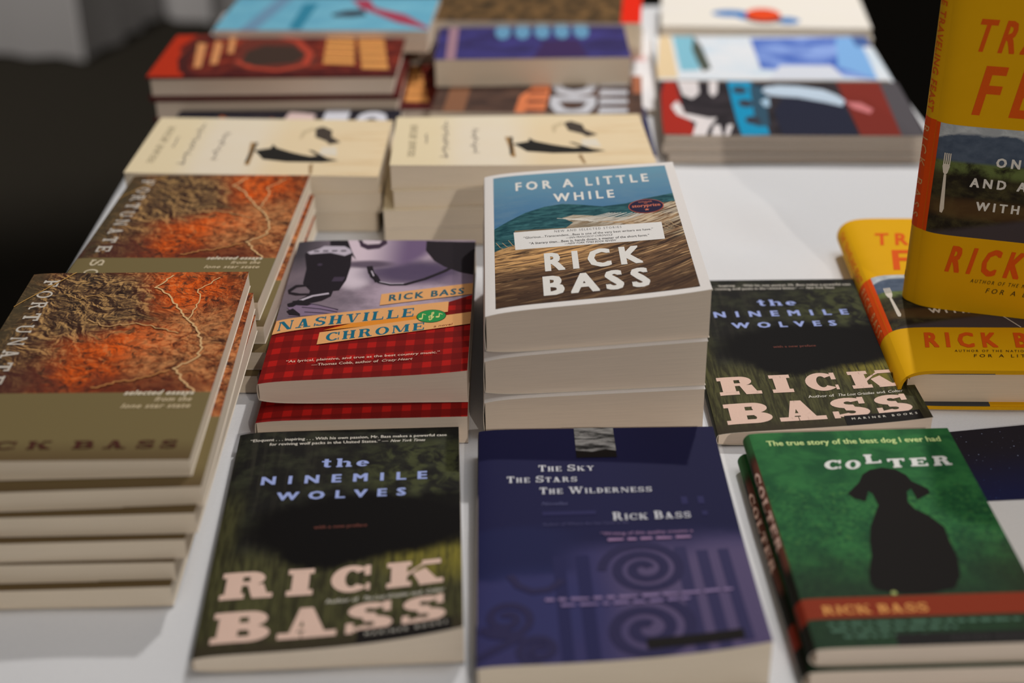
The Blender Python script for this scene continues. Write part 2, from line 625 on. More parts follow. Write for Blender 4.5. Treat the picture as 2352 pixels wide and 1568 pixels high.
# --- cover pictures
def ninemile():
    g = G('dark_forest_photograph', 0.5, .06)
    u, v, w = g.xyz()
    A = g.vec(g.mul(u, 1.0), g.mul(v, 1.5))
    n = g.noise(A, 7, 6, .6)
    st = g.noise(g.vec(g.mul(u, 26), g.mul(v, 1.6)), 1, 3, .5)
    gr = g.noise(g.vec(g.mul(u, 60), g.mul(v, 9)), 1, 5, .65, .4)
    forest = g.mix(g.step(n, .42, .74), P(25, 24, 23), P(50, 52, 39))
    forest = g.mix(g.mul(g.step(st, .48, .66), g.mul(g.sub(1, g.step(u, .2, .5)), .5)), forest, P(52, 50, 42))
    n3 = g.noise(A, 12, 5, .6, .6)
    spot = g.mul(g.blob(u, v, .84, .78, .28, .14, .8), g.step(n3, .42, .62))
    forest = g.mix(g.mul(spot, .6), forest, P(74, 78, 48))
    grass = g.mix(g.step(gr, .36, .66), P(44, 42, 28), P(72, 71, 44))
    yel = g.mul(g.blob(u, v, .98, .40, .30, .16, .9), g.step(gr, .3, .6))
    grass = g.mix(yel, grass, P(112, 104, 42))
    grass = g.mix(g.step(v, .10, .0), grass, P(50, 44, 33))
    low = g.sub(1, g.step(g.add(v, g.mul(g.sub(n, .5), .08)), .34, .46))
    low = g.op('MAXIMUM', low, g.mul(g.sub(1, g.step(u, .03, .12)), g.sub(1, g.step(v, .55, .75))))
    c = g.mix(low, forest, grass)
    wob = g.mul(g.sub(n3, .5), .06)
    v2 = g.add(v, wob)
    wolf = g.blob(u, v2, .60, .50, .50, .155, .35)
    wolf = g.op('MAXIMUM', wolf, g.blob(u, v2, .45, .40, .20, .085, .4))
    wolf = g.op('MAXIMUM', wolf, g.mul(g.blob(u, v2, .95, .52, .3, .13, .3), .9))
    return g.done(g.mix(wolf, c, P(12, 10, 10)))

def starbook():
    g = G('navy_swirl_print', 0.42, .06)
    u, v, w = g.xyz()
    n = g.noise(g.vec(u, g.mul(v, 1.5)), 3, 4)
    vv = g.add(v, g.mul(g.sub(n, .5), .12))
    low = g.sub(1, g.step(vv, .38, .52))
    c = g.mix(low, P(26, 26, 56), P(50, 48, 86))
    right = g.mul(g.sub(1, g.step(vv, .36, .50)), g.step(u, .40, .62))
    c = g.mix(g.mul(right, .9), c, P(80, 70, 100))
    left = g.mul(g.step(vv, .28, .36), g.mul(g.sub(1, low), g.sub(1, g.step(u, .5, .8))))
    c = g.mix(left, c, P(28, 28, 60))
    c = g.mix(g.mul(g.sub(1, g.step(u, .25, .45)), g.mul(g.step(vv, .30, .34), g.sub(1, g.step(vv, .50, .54)))), c, P(30, 32, 66))
    bl = g.mul(g.blob(u, v, .2, .2, .25, .14, .8), .5)
    c = g.mix(bl, c, P(42, 46, 88))
    return g.done(c)

def colter():
    g = G('green_lawn_photograph', 0.42, .06)
    u, v, w = g.xyz()
    A = g.vec(u, g.mul(v, 1.6))
    n = g.noise(A, 5, 5, .6, .5)
    f = g.noise(A, 38, 5, .7, .8)
    c = g.mix(g.step(n, .35, .68), P(26, 72, 42), P(44, 100, 54))
    c = g.mix(g.mul(g.step(f, .52, .70), g.sub(1, g.step(v, .65, .80))), c, P(60, 104, 54))
    c = g.mix(g.mul(g.sub(1, g.step(f, .38, .50)), g.sub(1, g.step(v, .6, .78))), c, P(24, 60, 38))
    dark = g.sub(1, g.step(g.add(v, g.mul(g.sub(n, .5), .2)), .20, .50))
    dk = g.mix(f, P(16, 28, 22), P(40, 58, 40))
    c = g.mix(g.mul(dark, .9), c, dk)
    rt = g.mul(g.step(u, .75, 1.0), g.sub(1, g.step(v, .3, .55)))
    c = g.mix(g.mul(rt, .6), c, P(34, 38, 24))
    return g.done(c)

def colter_spine():
    g = G('green_brown_spine_print', 0.45, .06)
    s, v, w = g.xyz()
    n = g.noise(g.vec(s, g.mul(v, 14)), 3, 4)
    c = g.mix(g.step(g.add(v, g.mul(g.sub(n, .5), .06)), .84, .93), P(24, 24, 19), P(46, 84, 50))
    c = g.mix(g.mul(g.step(s, .62, .72), g.mul(g.step(v, .30, .36), g.sub(1, g.step(v, .82, .90)))), c, P(88, 52, 42))
    band = g.mul(g.step(v, .100, .104), g.sub(1, g.step(v, .190, .194)))
    c = g.mix(band, c, P(110, 36, 22))
    return g.done(c)

def sea():
    g = G('ocean_wave_photograph', 0.45, .06)
    u, v, w = g.xyz()
    n = g.noise(g.vec(u, g.mul(v, 3.5)), 6, 5, .6)
    c = g.mix(g.step(v, .60, 1.0), P(66, 104, 136), P(92, 130, 148))
    c = g.mix(g.mul(g.step(n, .4, .7), .5), c, P(94, 122, 140))
    return g.done(c)

def sea_teal():
    g = G('teal_wave_photograph', 0.45, .06)
    u, v, w = g.xyz()
    n = g.noise(g.vec(g.mul(u, 3), g.mul(v, 14)), 4, 5, .65, .6)
    c = g.mix(g.step(n, .35, .68), P(18, 54, 62), P(50, 92, 96))
    return g.done(c)

def sea_brown():
    g = G('brown_water_photograph', 0.45, .06)
    u, v, w = g.xyz()
    # streaks fan out from the left, bending upwards to the right
    bend = g.sub(v, g.mul(g.mul(u, u), .22))
    n = g.noise(g.vec(g.mul(u, 2.2), g.mul(bend, 30)), 1.6, 6, .68, 1.2)
    n2 = g.noise(g.vec(g.mul(u, 6), g.mul(bend, 85)), 1.0, 4, .6, .8)
    c = g.mix(g.step(n, .36, .66), P(46, 32, 26), P(116, 86, 60))
    c = g.mix(g.mul(g.step(n2, .54, .66), .8), c, P(178, 142, 100))
    hi = g.blob(u, v, .22, .36, .30, .10, .9)
    c = g.mix(g.mul(g.mul(hi, g.step(n2, .40, .58)), .8), c, P(206, 158, 102))
    lo = g.sub(1, g.step(v, .06, .30))
    c = g.mix(g.mul(lo, .7), c, P(52, 36, 28))
    sprayz = g.mul(g.blob(u, v, .68, .58, .38, .075, .8), g.step(n2, .42, .60))
    c = g.mix(g.mul(sprayz, .9), c, P(214, 206, 194))
    r = g.mul(g.blob(u, v, .92, .55, .22, .14, .8), g.step(n2, .45, .6))
    c = g.mix(g.mul(r, .8), c, P(186, 168, 138))
    up = g.mul(g.step(v, .36, .50), g.sub(1, g.step(u, .55, .8)))
    c = g.mix(g.mul(up, .55), c, P(126, 112, 88))
    return g.done(c)

def plaid():
    g = G('red_plaid_print', 0.38, .06)
    u, v, w = g.xyz()
    s = g.sub(v, g.mul(u, .03))
    a = g.op('PINGPONG', g.mul(u, 10.6), 0.5)
    b = g.op('PINGPONG', g.mul(s, 13.0), 0.5)
    a = g.step(a, .25, .30)
    b = g.step(b, .25, .30)
    dark, mid, lt = P(104, 16, 14), P(118, 18, 15), P(160, 22, 18)
    c = g.mix(a, dark, mid)
    c = g.mix(b, g.mix(a, P(96, 14, 13), P(110, 16, 14)), g.mix(a, P(114, 17, 15), lt))
    n = g.noise(g.vec(g.mul(u, 240), g.mul(v, 360)), 1, 2)
    return g.done(g.mix(g.mul(n, .3), c, dark))

def grey_photo():
    g = G('purple_toned_photograph', 0.38, .06)
    u, v, w = g.xyz()
    n = g.noise(g.vec(u, g.mul(v, 1.5)), 4, 5, .6)
    c = g.mix(g.step(u, .1, .6), P(104, 92, 100), P(158, 140, 154))
    c = g.mix(g.mul(g.step(n, .4, .7), .6), c, P(78, 70, 80))
    c = g.mix(g.mul(g.sub(1, g.step(u, .02, .2)), g.step(v, .72, .9)), c, P(58, 54, 60))
    c = g.mix(g.mul(g.blob(u, v, .36, .70, .09, .09, .8), .8), c, P(196, 182, 192))       # lit throat
    c = g.mix(g.mul(g.blob(u, v, .68, .73, .27, .095, .8), .95), c, P(70, 58, 82))        # shaded neck
    c = g.mix(g.blob(u, v, .50, .95, .26, .17, .35), c, g.mix(g.step(u, .36, .64), P(186, 168, 178), P(98, 80, 108)))
    c = g.mix(g.mul(g.blob(u, v, .42, .80, .13, .03, .8), .9), c, P(70, 58, 74))          # under the chin
    c = g.mix(g.mul(g.blob(u, v, .95, .66, .12, .05, .8), .7), c, P(112, 96, 116))
    return g.done(c)

def skin():
    g = G('purple_toned_face_print', 0.38, .06)
    u, v, w = g.xyz()
    c = g.mix(g.step(u, .35, .75), P(178, 160, 176), P(122, 104, 136))
    c = g.mix(g.mul(g.blob(u, v, .62, .84, .2, .08, .8), .5), c, P(150, 132, 156))
    return g.done(c)

def canyon():
    g = G('satellite_canyon_photograph', 0.42, .06)
    u, v, w = g.xyz()
    A = g.vec(u, g.mul(v, 1.55))
    wr = g.noise(A, 3.2, 3, .5, 0, 1)
    vm = g.new('ShaderNodeVectorMath'); vm.operation = 'MULTIPLY_ADD'
    g.link(wr, vm.inputs[0]); vm.inputs[1].default_value = (.2, .2, .0); g.link(A, vm.inputs[2])
    Wd = vm.outputs[0]
    n = g.noise(Wd, 4.6, 7, .62)
    f = g.noise(Wd, 22, 6, .68, .7)
    f2 = g.noise(A, 60, 4, .7, .6)
    base = g.ramp(n, [(.30, P(44, 28, 24)), (.42, P(86, 42, 26)), (.51, P(140, 66, 30)), (.60, P(158, 92, 52)), (.72, P(104, 70, 44))])
    org = g.op('MAXIMUM', g.blob(u, v, .53, .58, .27, .10, .9), g.blob(u, v, .72, .88, .20, .13, .9))
    org = g.op('MAXIMUM', org, g.mul(g.blob(u, v, .40, .40, .2, .1, .9), .9))
    org = g.mul(org, g.step(f, .34, .52))
    c = g.mix(g.mul(org, .92), base, P(204, 82, 18))
    tan = g.mul(g.blob(u, v, .84, .52, .22, .24, .9), g.step(f, .36, .62))
    c = g.mix(g.mul(tan, .75), c, P(186, 128, 80))
    # eroded ridges: steep fine relief, dark on one side and sandy on the other
    ridg = g.op('ABSOLUTE', g.sub(g.noise(Wd, 11, 3, .5, .8), .5))
    h1 = g.noise(Wd, 12, 5, .58, .5)
    vs = g.new('ShaderNodeVectorMath'); vs.operation = 'ADD'
    g.link(Wd, vs.inputs[0]); vs.inputs[1].default_value = (.006, .006, 0)
    h2 = g.noise(vs.outputs[0], 12, 5, .58, .5)
    lit = g.add(.5, g.mul(g.sub(h1, h2), 5.5))
    rock = g.ramp(lit, [(.12, P(26, 22, 20)), (.42, P(64, 50, 40)), (.60, P(112, 86, 56)), (.90, P(168, 132, 84))])
    ru = g.op('MAXIMUM', g.blob(u, v, .28, .80, .36, .24, .6), g.mul(g.blob(u, v, .06, .60, .28, .40, .9), .95))
    c = g.mix(g.mul(ru, .95), c, rock)
    c = g.mix(g.mul(g.sub(1, g.step(lit, .15, .48)), g.mul(g.sub(1, ru), .55)), c, P(58, 32, 22))
    c = g.mix(g.mul(g.step(lit, .58, .95), g.mul(g.sub(1, ru), .35)), c, P(206, 140, 84))
    c = g.mix(g.mul(g.sub(1, g.step(ridg, .02, .05)), g.mul(g.sub(1, ru), .35)), c, P(60, 34, 24))
    c = g.mix(g.mul(g.sub(1, g.step(u, .02, .15)), .85), c, g.mix(f2, P(50, 44, 32), P(80, 70, 50)))
    dk = g.mul(g.blob(u, v, .22, .36, .36, .09, .9), g.step(n, .38, .52))
    c = g.mix(g.mul(dk, .8), c, P(66, 36, 32))
    c = g.mix(g.mul(g.blob(u, v, .72, .34, .26, .06, .8), .75), c, P(92, 40, 26))
    c = g.mix(g.mul(g.sub(1, g.step(f, .35, .47)), .7), c, P(48, 28, 22))
    c = g.mix(g.mul(g.step(f2, .5, .75), .3), c, P(54, 36, 28))
    ol = g.mix(g.step(v, .0, .10), P(86, 70, 46), P(104, 91, 60))
    return g.done(g.mix(g.step(v, .308, .312), ol, c))

def cream_cover():
    g = G('cream_parchment_print', 0.5, .06)
    u, v, w = g.xyz()
    n = g.noise(g.vec(u, g.mul(v, 1.5)), 6, 5)
    c = g.mix(g.step(v, .15, .30), P(222, 206, 172), P(228, 216, 196))
    c = g.mix(g.step(v, .42, .60), c, P(220, 200, 166))
    st = g.noise(g.vec(g.mul(u, 18), g.mul(v, 3)), 1, 4)
    c = g.mix(g.mul(g.step(st, .45, .7), g.mul(g.step(v, .70, .85), .7)), c, P(186, 158, 118))
    c = g.mix(g.mul(g.blob(u, v, .08, .5, .14, .4, .9), .2), c, P(230, 220, 190))
    return g.done(g.mix(g.mul(n, .25), c, P(200, 178, 140)))

def yellow_jacket(name='yellow_jacket_print'):
    g = G(name, 0.5, .06)
    n = g.noise(g.coord('Object'), 60, 3)
    return g.done(g.mix(n, P(198, 148, 10), P(206, 155, 14)))

def valley():
    g = G('valley_road_photograph', 0.5, .06)
    u, v, w = g.xyz()
    k = g.mul(g.sub(v, .244), 1 / .336)                    # 0 bottom .. 1 top of the picture
    n = g.noise(g.vec(g.mul(u, 3), g.mul(v, 6)), 3, 6, .62, .3)
    sky = g.mix(g.step(n, .4, .66), P(150, 156, 162), P(182, 188, 192))
    land = g.mix(g.step(n, .38, .66), P(34, 30, 26), P(66, 62, 40))
    grn = g.mul(g.blob(u, k, .42, .66, .5, .10, .8), g.step(n, .35, .6))
    land = g.mix(grn, land, P(94, 108, 62))
    ora = g.blob(u, k, .22, .26, .3, .09, .9)
    land = g.mix(g.mul(ora, .55), land, P(92, 68, 40))
    road = g.sub(1, g.step(g.sub(k, g.mul(u, .52)), -.04, .03))
    land = g.mix(road, land, P(64, 58, 62))
    mount = g.mix(g.noise(g.vec(g.mul(u, 4), g.mul(v, 8)), 5, 5), P(44, 56, 76), P(92, 104, 122))
    ridge = g.add(.80, g.add(g.mul(g.blob(u, k, .22, .5, .20, 9, .9), .13), g.mul(g.blob(u, k, .66, .5, .22, 9, .9), .10)))
    ridge = g.add(ridge, g.mul(g.sub(n, .5), .10))
    c = g.mix(g.step(k, .66, .70), land, mount)
    return g.done(g.mix(g.step(g.sub(k, ridge), -.01, .02), c, sky))

def stars():
    g = G('night_sky_photograph', 0.35, .06)
    u, v, w = g.xyz()
    n = g.noise(g.vec(u, g.mul(v, .6)), 5, 4)
    vo = g.new('ShaderNodeTexVoronoi')
    vo.inputs['Scale'].default_value = 22
    g.link(g.vec(g.mul(u, 1.8), v), vo.inputs['Vector'])
    sz = g.noise(g.vec(g.mul(u, 1.8), v), 23, 2)
    st = g.mul(g.sub(1, g.step(vo.outputs['Distance'], .03, .16)), g.step(sz, .46, .62))
    c = g.mix(g.sub(1, g.step(v, .0, .8)), P(30, 27, 32), P(24, 28, 62))
    c = g.mix(g.mul(n, .3), c, P(38, 34, 44))
    return g.done(g.mix(g.mul(st, .9), c, g.mix(g.step(v, .3, .6), P(70, 120, 190), P(150, 160, 190))))

def red_cover():
    g = G('dark_red_ornament_print', 0.4, .06)
    u, v, w = g.xyz()
    n = g.noise(g.vec(u, g.mul(v, 1.5)), 7, 5, .6, .5)
    c = g.mix(g.step(n, .38, .66), P(74, 26, 24), P(132, 50, 34))
    c = g.mix(g.mul(g.step(u, .72, .95), .8), c, P(60, 24, 26))
    return g.done(c)

def plain(name, a, b, scale=8, rough=.45, stretch=(1, 1)):
    g = G(name, rough, .07)
    u, v, w = g.xyz()
    n = g.noise(g.vec(g.mul(u, stretch[0]), g.mul(v, stretch[1])), scale, 5, .6, .4)
    return g.done(g.mix(g.step(n, .35, .68), P(*a), P(*b)))
# ------------------------------------------------------------------ the setting
fl = mesh_obj('floor', [(-4000, -2500, -750), (4000, -2500, -750), (4000, 8000, -750), (-4000, 8000, -750)], [(0, 1, 2, 3)], [FLOOR])
fl['kind'] = 'structure'

def wob(x, y):
    return (math.sin(x * .021 + y * .013) * math.sin(y * .017 - x * .006) + .6 * math.sin(x * .047 - y * .036 + 1.3) * math.sin(y * .05 + .7)
            + .5 * math.sin((x * .9 + y * .35) * .085) * math.sin((y - x * .2) * .02 + 2))

def draped_cloth(name, x0, x1, y0, y1, drop, r, amp, skew=0.0, mat=CLOTH, n=60, fold=14, seed=0):
    """cloth over a rectangular table: a top grid whose rim bends over and hangs in folds"""
    def axis(a, b, k):
        return [a + (b - a) * i / k for i in range(k + 1)]
    hang = [(r * math.sin(t), r * (1 - math.cos(t))) for t in (.4, .8, 1.2, 1.57)] + [(r + 4, r + drop * f) for f in (.15, .3, .5, .7, 1)]
    X = [(x0 - o, d) for o, d in reversed(hang)] + [(x, 0) for x in axis(x0, x1, n)] + [(x1 + o, d) for o, d in hang]
    Y = [(y0 - o, d) for o, d in reversed(hang)] + [(y, 0) for y in axis(y0, y1, n)] + [(y1 + o, d) for o, d in hang]
    rows = []
    for px, dx in X:
        row = []
        for py, dy in Y:
            d = max(dx, dy)
            sx = px + skew * (py - y0) * (px - x0) / (x1 - x0)
            q = max(0, d - r) / drop
            ox = fold * q * math.sin(py * .035 + seed + math.sin(py * .011) * 2) * (1 if dx > 0 else 0) * (-1 if px < x0 else 1)
            oy = fold * q * math.sin(px * .033 + seed) * (1 if dy > 0 else 0) * (-1 if py < y0 else 1)
            k = 1 if d == 0 else 0
            z = -0.2 - amp * (1 + max(-1, min(1, wob(px + seed * 50, py) * .7))) * k - d
            if name == 'tablecloth':        # looser folds where nothing lies on it
                e = max(0, 1 - ((px - 198) / 60) ** 2) * max(0, 1 - ((py - 1100) / 110) ** 2)
                z += 7 * e * (math.sin((py - px * .35) * .055) * .6 + math.sin((px * .7 + py * .6) * .06 + 1) * .5)
            row.append((sx + ox + fold * q * (1 if px > x1 else -1 if px < x0 else 0), py + oy + fold * q * (1 if py > y1 else -1 if py < y0 else 0), z))
        rows.append(row)
    S = Sheet()
    S.grid(rows, 0, [[(0, 0)] * len(Y)] * len(X), True, True)
    return S.build(name, [mat], None)

tc = draped_cloth('tablecloth', -352, 428, 440, 1770, 730, 9, 0.75, -0.02)
tag(tc, 'white cotton tablecloth spread under all the stacks of books', 'tablecloth')
GREYCLOTH = plain('pale_grey_cloth', (128, 126, 126), (142, 139, 137), 2, .9)
for nm, cx, cy, rz, sx, sy, h, lab in (
        ('draped_table', -1880, 4420, -14, 1500, 520, 690, 'pale cloth-draped table out of focus in the far left corner'),
        ('draped_stool', -900, 4560, -32, 260, 420, 720, 'narrow pale cloth-covered stand just right of the draped far table')):
    o = draped_cloth(nm, -sx / 2, sx / 2, -sy / 2, sy / 2, h - 20, 12, 2, 0, GREYCLOTH, 20, 16, 1)
    o.location = (cx * MM, cy * MM, (h - 750) * MM)
    o.rotation_euler = (0, 0, math.radians(rz))
    tag(o, lab, 'table' if nm == 'draped_table' else 'stand')

# ------------------------------------------------------------------ printing used by several books
PINK = flat(222, 190, 174, .45)
PALEBLUE = flat(152, 166, 218, .45)
OFFW = flat(214, 208, 196, .45)
DIMRED = flat(108, 62, 54, .45)
NW = ninemile()

def nw_print():
    d = []
    d.append((sans('“Eloquent . . . inspiring . . . With his own passion, Mr. Bass makes a powerful case', rectq(.055, .945, .949, .963), 1.0, .012), OFFW))
    d.append((sans('for reviving wolf packs in the United States.” — ', rectq(.145, .68, .924, .938), 1.0, .012), OFFW))
    d.append((sans('New York Times', rectq(.69, .845, .924, .938, .006), 1.0, .012), OFFW))
    the = slab_set([('t', rectq(.392, .435, .797, .842)), ('h', rectq(.457, .525, .797, .842)), ('e', rectq(.545, .600, .797, .840))], w=.26, h=.12, st=.14)
    d.append((the, PALEBLUE))
    d.append((sans('NINEMILE', rectq(.138, .858, .720, .758), 2.1, .04), PALEBLUE))
    d.append((sans('WOLVES', rectq(.216, .768, .640, .676), 2.0, .04), PALEBLUE))
    d.append((sans('with a new preface', rectq(.392, .612, .497, .511), 1.0, .012), DIMRED))
    kw = dict(w=.34, h=.13, st=.19, sl=.09)
    d.append((slab_set([('R', rectq(.058, .262, .212, .320)), ('I', rectq(.316, .418, .212, .320)),
                        ('C', rectq(.487, .640, .210, .322)), ('K', rectq(.705, .926, .212, .320))], **kw), PINK))
    d.append((slab_set([('B', rectq(.056, .274, .044, .160)), ('A', rectq(.305, .525, .044, .160)),
                        ('S', rectq(.560, .735, .044, .160)), ('S', rectq(.770, .935, .048, .160))], **kw), PINK))
    d.append((sans('Author of', rectq(.474, .600, .172, .187), 1.0, .008), OFFW))
    d.append((sans('The Lost Grizzlies', rectq(.615, .790, .172, .187, .006), 1.0, .008), OFFW))
    d.append((sans('and', rectq(.803, .843, .172, .187), 1.0, .008), OFFW))
    d.append((sans('Colter', rectq(.856, .928, .172, .187, .006), 1.0, .008), OFFW))
    d.append(([rectq(.604, .958, .0, .055)], BLACK))
    d.append((sans('MARINER BOOKS', rectq(.635, .94, .030, .041), 1.9, .01), OFFW))
    return d

SPINE_DARK = plain('dark_green_spine_print', (30, 32, 26), (44, 46, 36))

# ------------------------------------------------------------------ front row
book('paperback_book', 'dark forest paperback with blue and pink titles and a curled lower corner, front row',
     -100.5, 664, 2.2, 139, 208, (0, 0, 0, 0), (13.5, 12, 13, 11), NW, SPINE_DARK, BLACK, EDGE, PAGE_PALE, nw_print(),
     curls=((10.5, 3.0, 2.2),), sp=2.0, ln=7)

g_ = flat(200, 200, 206, .45)
def ss_print():
    d = []
    W, Hh = 147.0, 213.0
    asp = W / Hh
    dk = flat(44, 41, 72, .42)
    dk2 = flat(38, 38, 74, .42)
    lt = flat(104, 92, 134, .42)
    for u0, u1 in ((.290, .335), (.375, .425)):
        d.append(([rectq(u0, u1, 0, .40, -.01)], dk2))
    for u0, u1, a, b in ((.745, .790, 0, .42), (.825, .868, 0, .40), (.905, .945, .02, .40)):
        d.append(([rectq(u0, u1, a, b, -.01)], flat(50, 47, 80, .42)))
    for u0, u1, a, b in ((.80, .825, .61, .645), (.865, .89, .61, .645), (.80, .825, .555, .575), (.87, .892, .555, .575), (.25, .46, .575, .592)):
        d.append(([rectq(u0, u1, a, b)], flat(42, 41, 78, .42)))
    def spiral(cu, cv, r, turns, wd, a0=0.0, tail=None, sgn=1):
        pts = []
        n = int(26 * turns)
        for k in range(n + 1):
            t = k / n
            a = a0 + sgn * t * turns * 6.28318
            rr = r * (.14 + .86 * t)
            pts.append((cu + rr * math.cos(a) / asp, cv + rr * math.sin(a)))
        if tail:
            pts += tail
        return stroke(pts, wd, asp)
    d.append((spiral(.615, .335, .108, 2.4, .024, .6), dk))
    d.append((spiral(.595, .105, .118, 2.1, .028, 1.2), dk))
    d.append((spiral(.105, .165, .070, 1.8, .022, 2.4, [(.16, .10), (.06, .055), (.0, .03)], -1), dk))
    d.append((spiral(.215, .050,   .052, 1.7, .022, .3), dk))
    d.append((stroke([(.12, .325), (.15, .285), (.20, .262), (.26, .268), (.31, .30)], .02, asp), dk))
    ph = plain('grey_cloud_photograph', (40, 40, 40), (150, 148, 146), 5, .42, (2, 9))
    d.append(([rectq(.405, .572, .845, 1.0)], ph))
    d.append(([[(.405, .845), (.572, .845), (.572, .878), (.53, .886), (.47, .874), (.405, .882)]], BLACK))
    kw = dict(w=.2, h=.09, st=.09, sl=.07, gap=.2, small=.76)
    d.append((slab('The Sky', rectq(.246, .472, .780, .810), **kw), g_))
    d.append((slab('The Stars', rectq(.116, .398, .728, .758), **kw), g_))
    d.append((slab('The Wilderness', rectq(.246, .692, .672, .702), **kw), g_))
    d.append((sans('Novellas', rectq(.250, .350, .620, .634, .006)), flat(84, 84, 120, .42)))
    d.append((slab('Rick Bass', rectq(.524, .824, .545, .580), **kw), g_))
    d.append((sans('Author of Where the Sea Used to Be', rectq(.25, .58, .528, .540)), flat(74, 72, 108, .42)))
    ro = flat(140, 110, 145, .42)
    d.append((sans('“Writing of this quality creates a', rectq(.468, .82, .480, .493), 1, .01), ro))
    d.append((blurred_words(.493, .82, .455, .466, 6), ro))
    d.append((blurred_words(.244, .915, .222, .233, 4), flat(126, 108, 146, .42)))
    d.append((blurred_words(.30, .78, .200, .211, 5), flat(118, 102, 142, .42)))
    d.append(([[(.585, .030), (.914, .030), (.914, .066), (.585, .066)]], BLACK))
    return d
book('paperback_book', 'navy and purple paperback with swirl pattern and white capitals, in the front row',
     52.5, 648, .4, 147, 213, (0, 0, 0, 0), (20, 19, 18.5, 16), starbook(), flat(34, 33, 60, .45), BLACK, EDGE, PAGE_TAN, ss_print(),
     spine_decals=[([rectq(.16, .69, .55, .98)], WHITE)], curls=((10.0, 3.0, 2.4),), sp=1.6, ln=6)

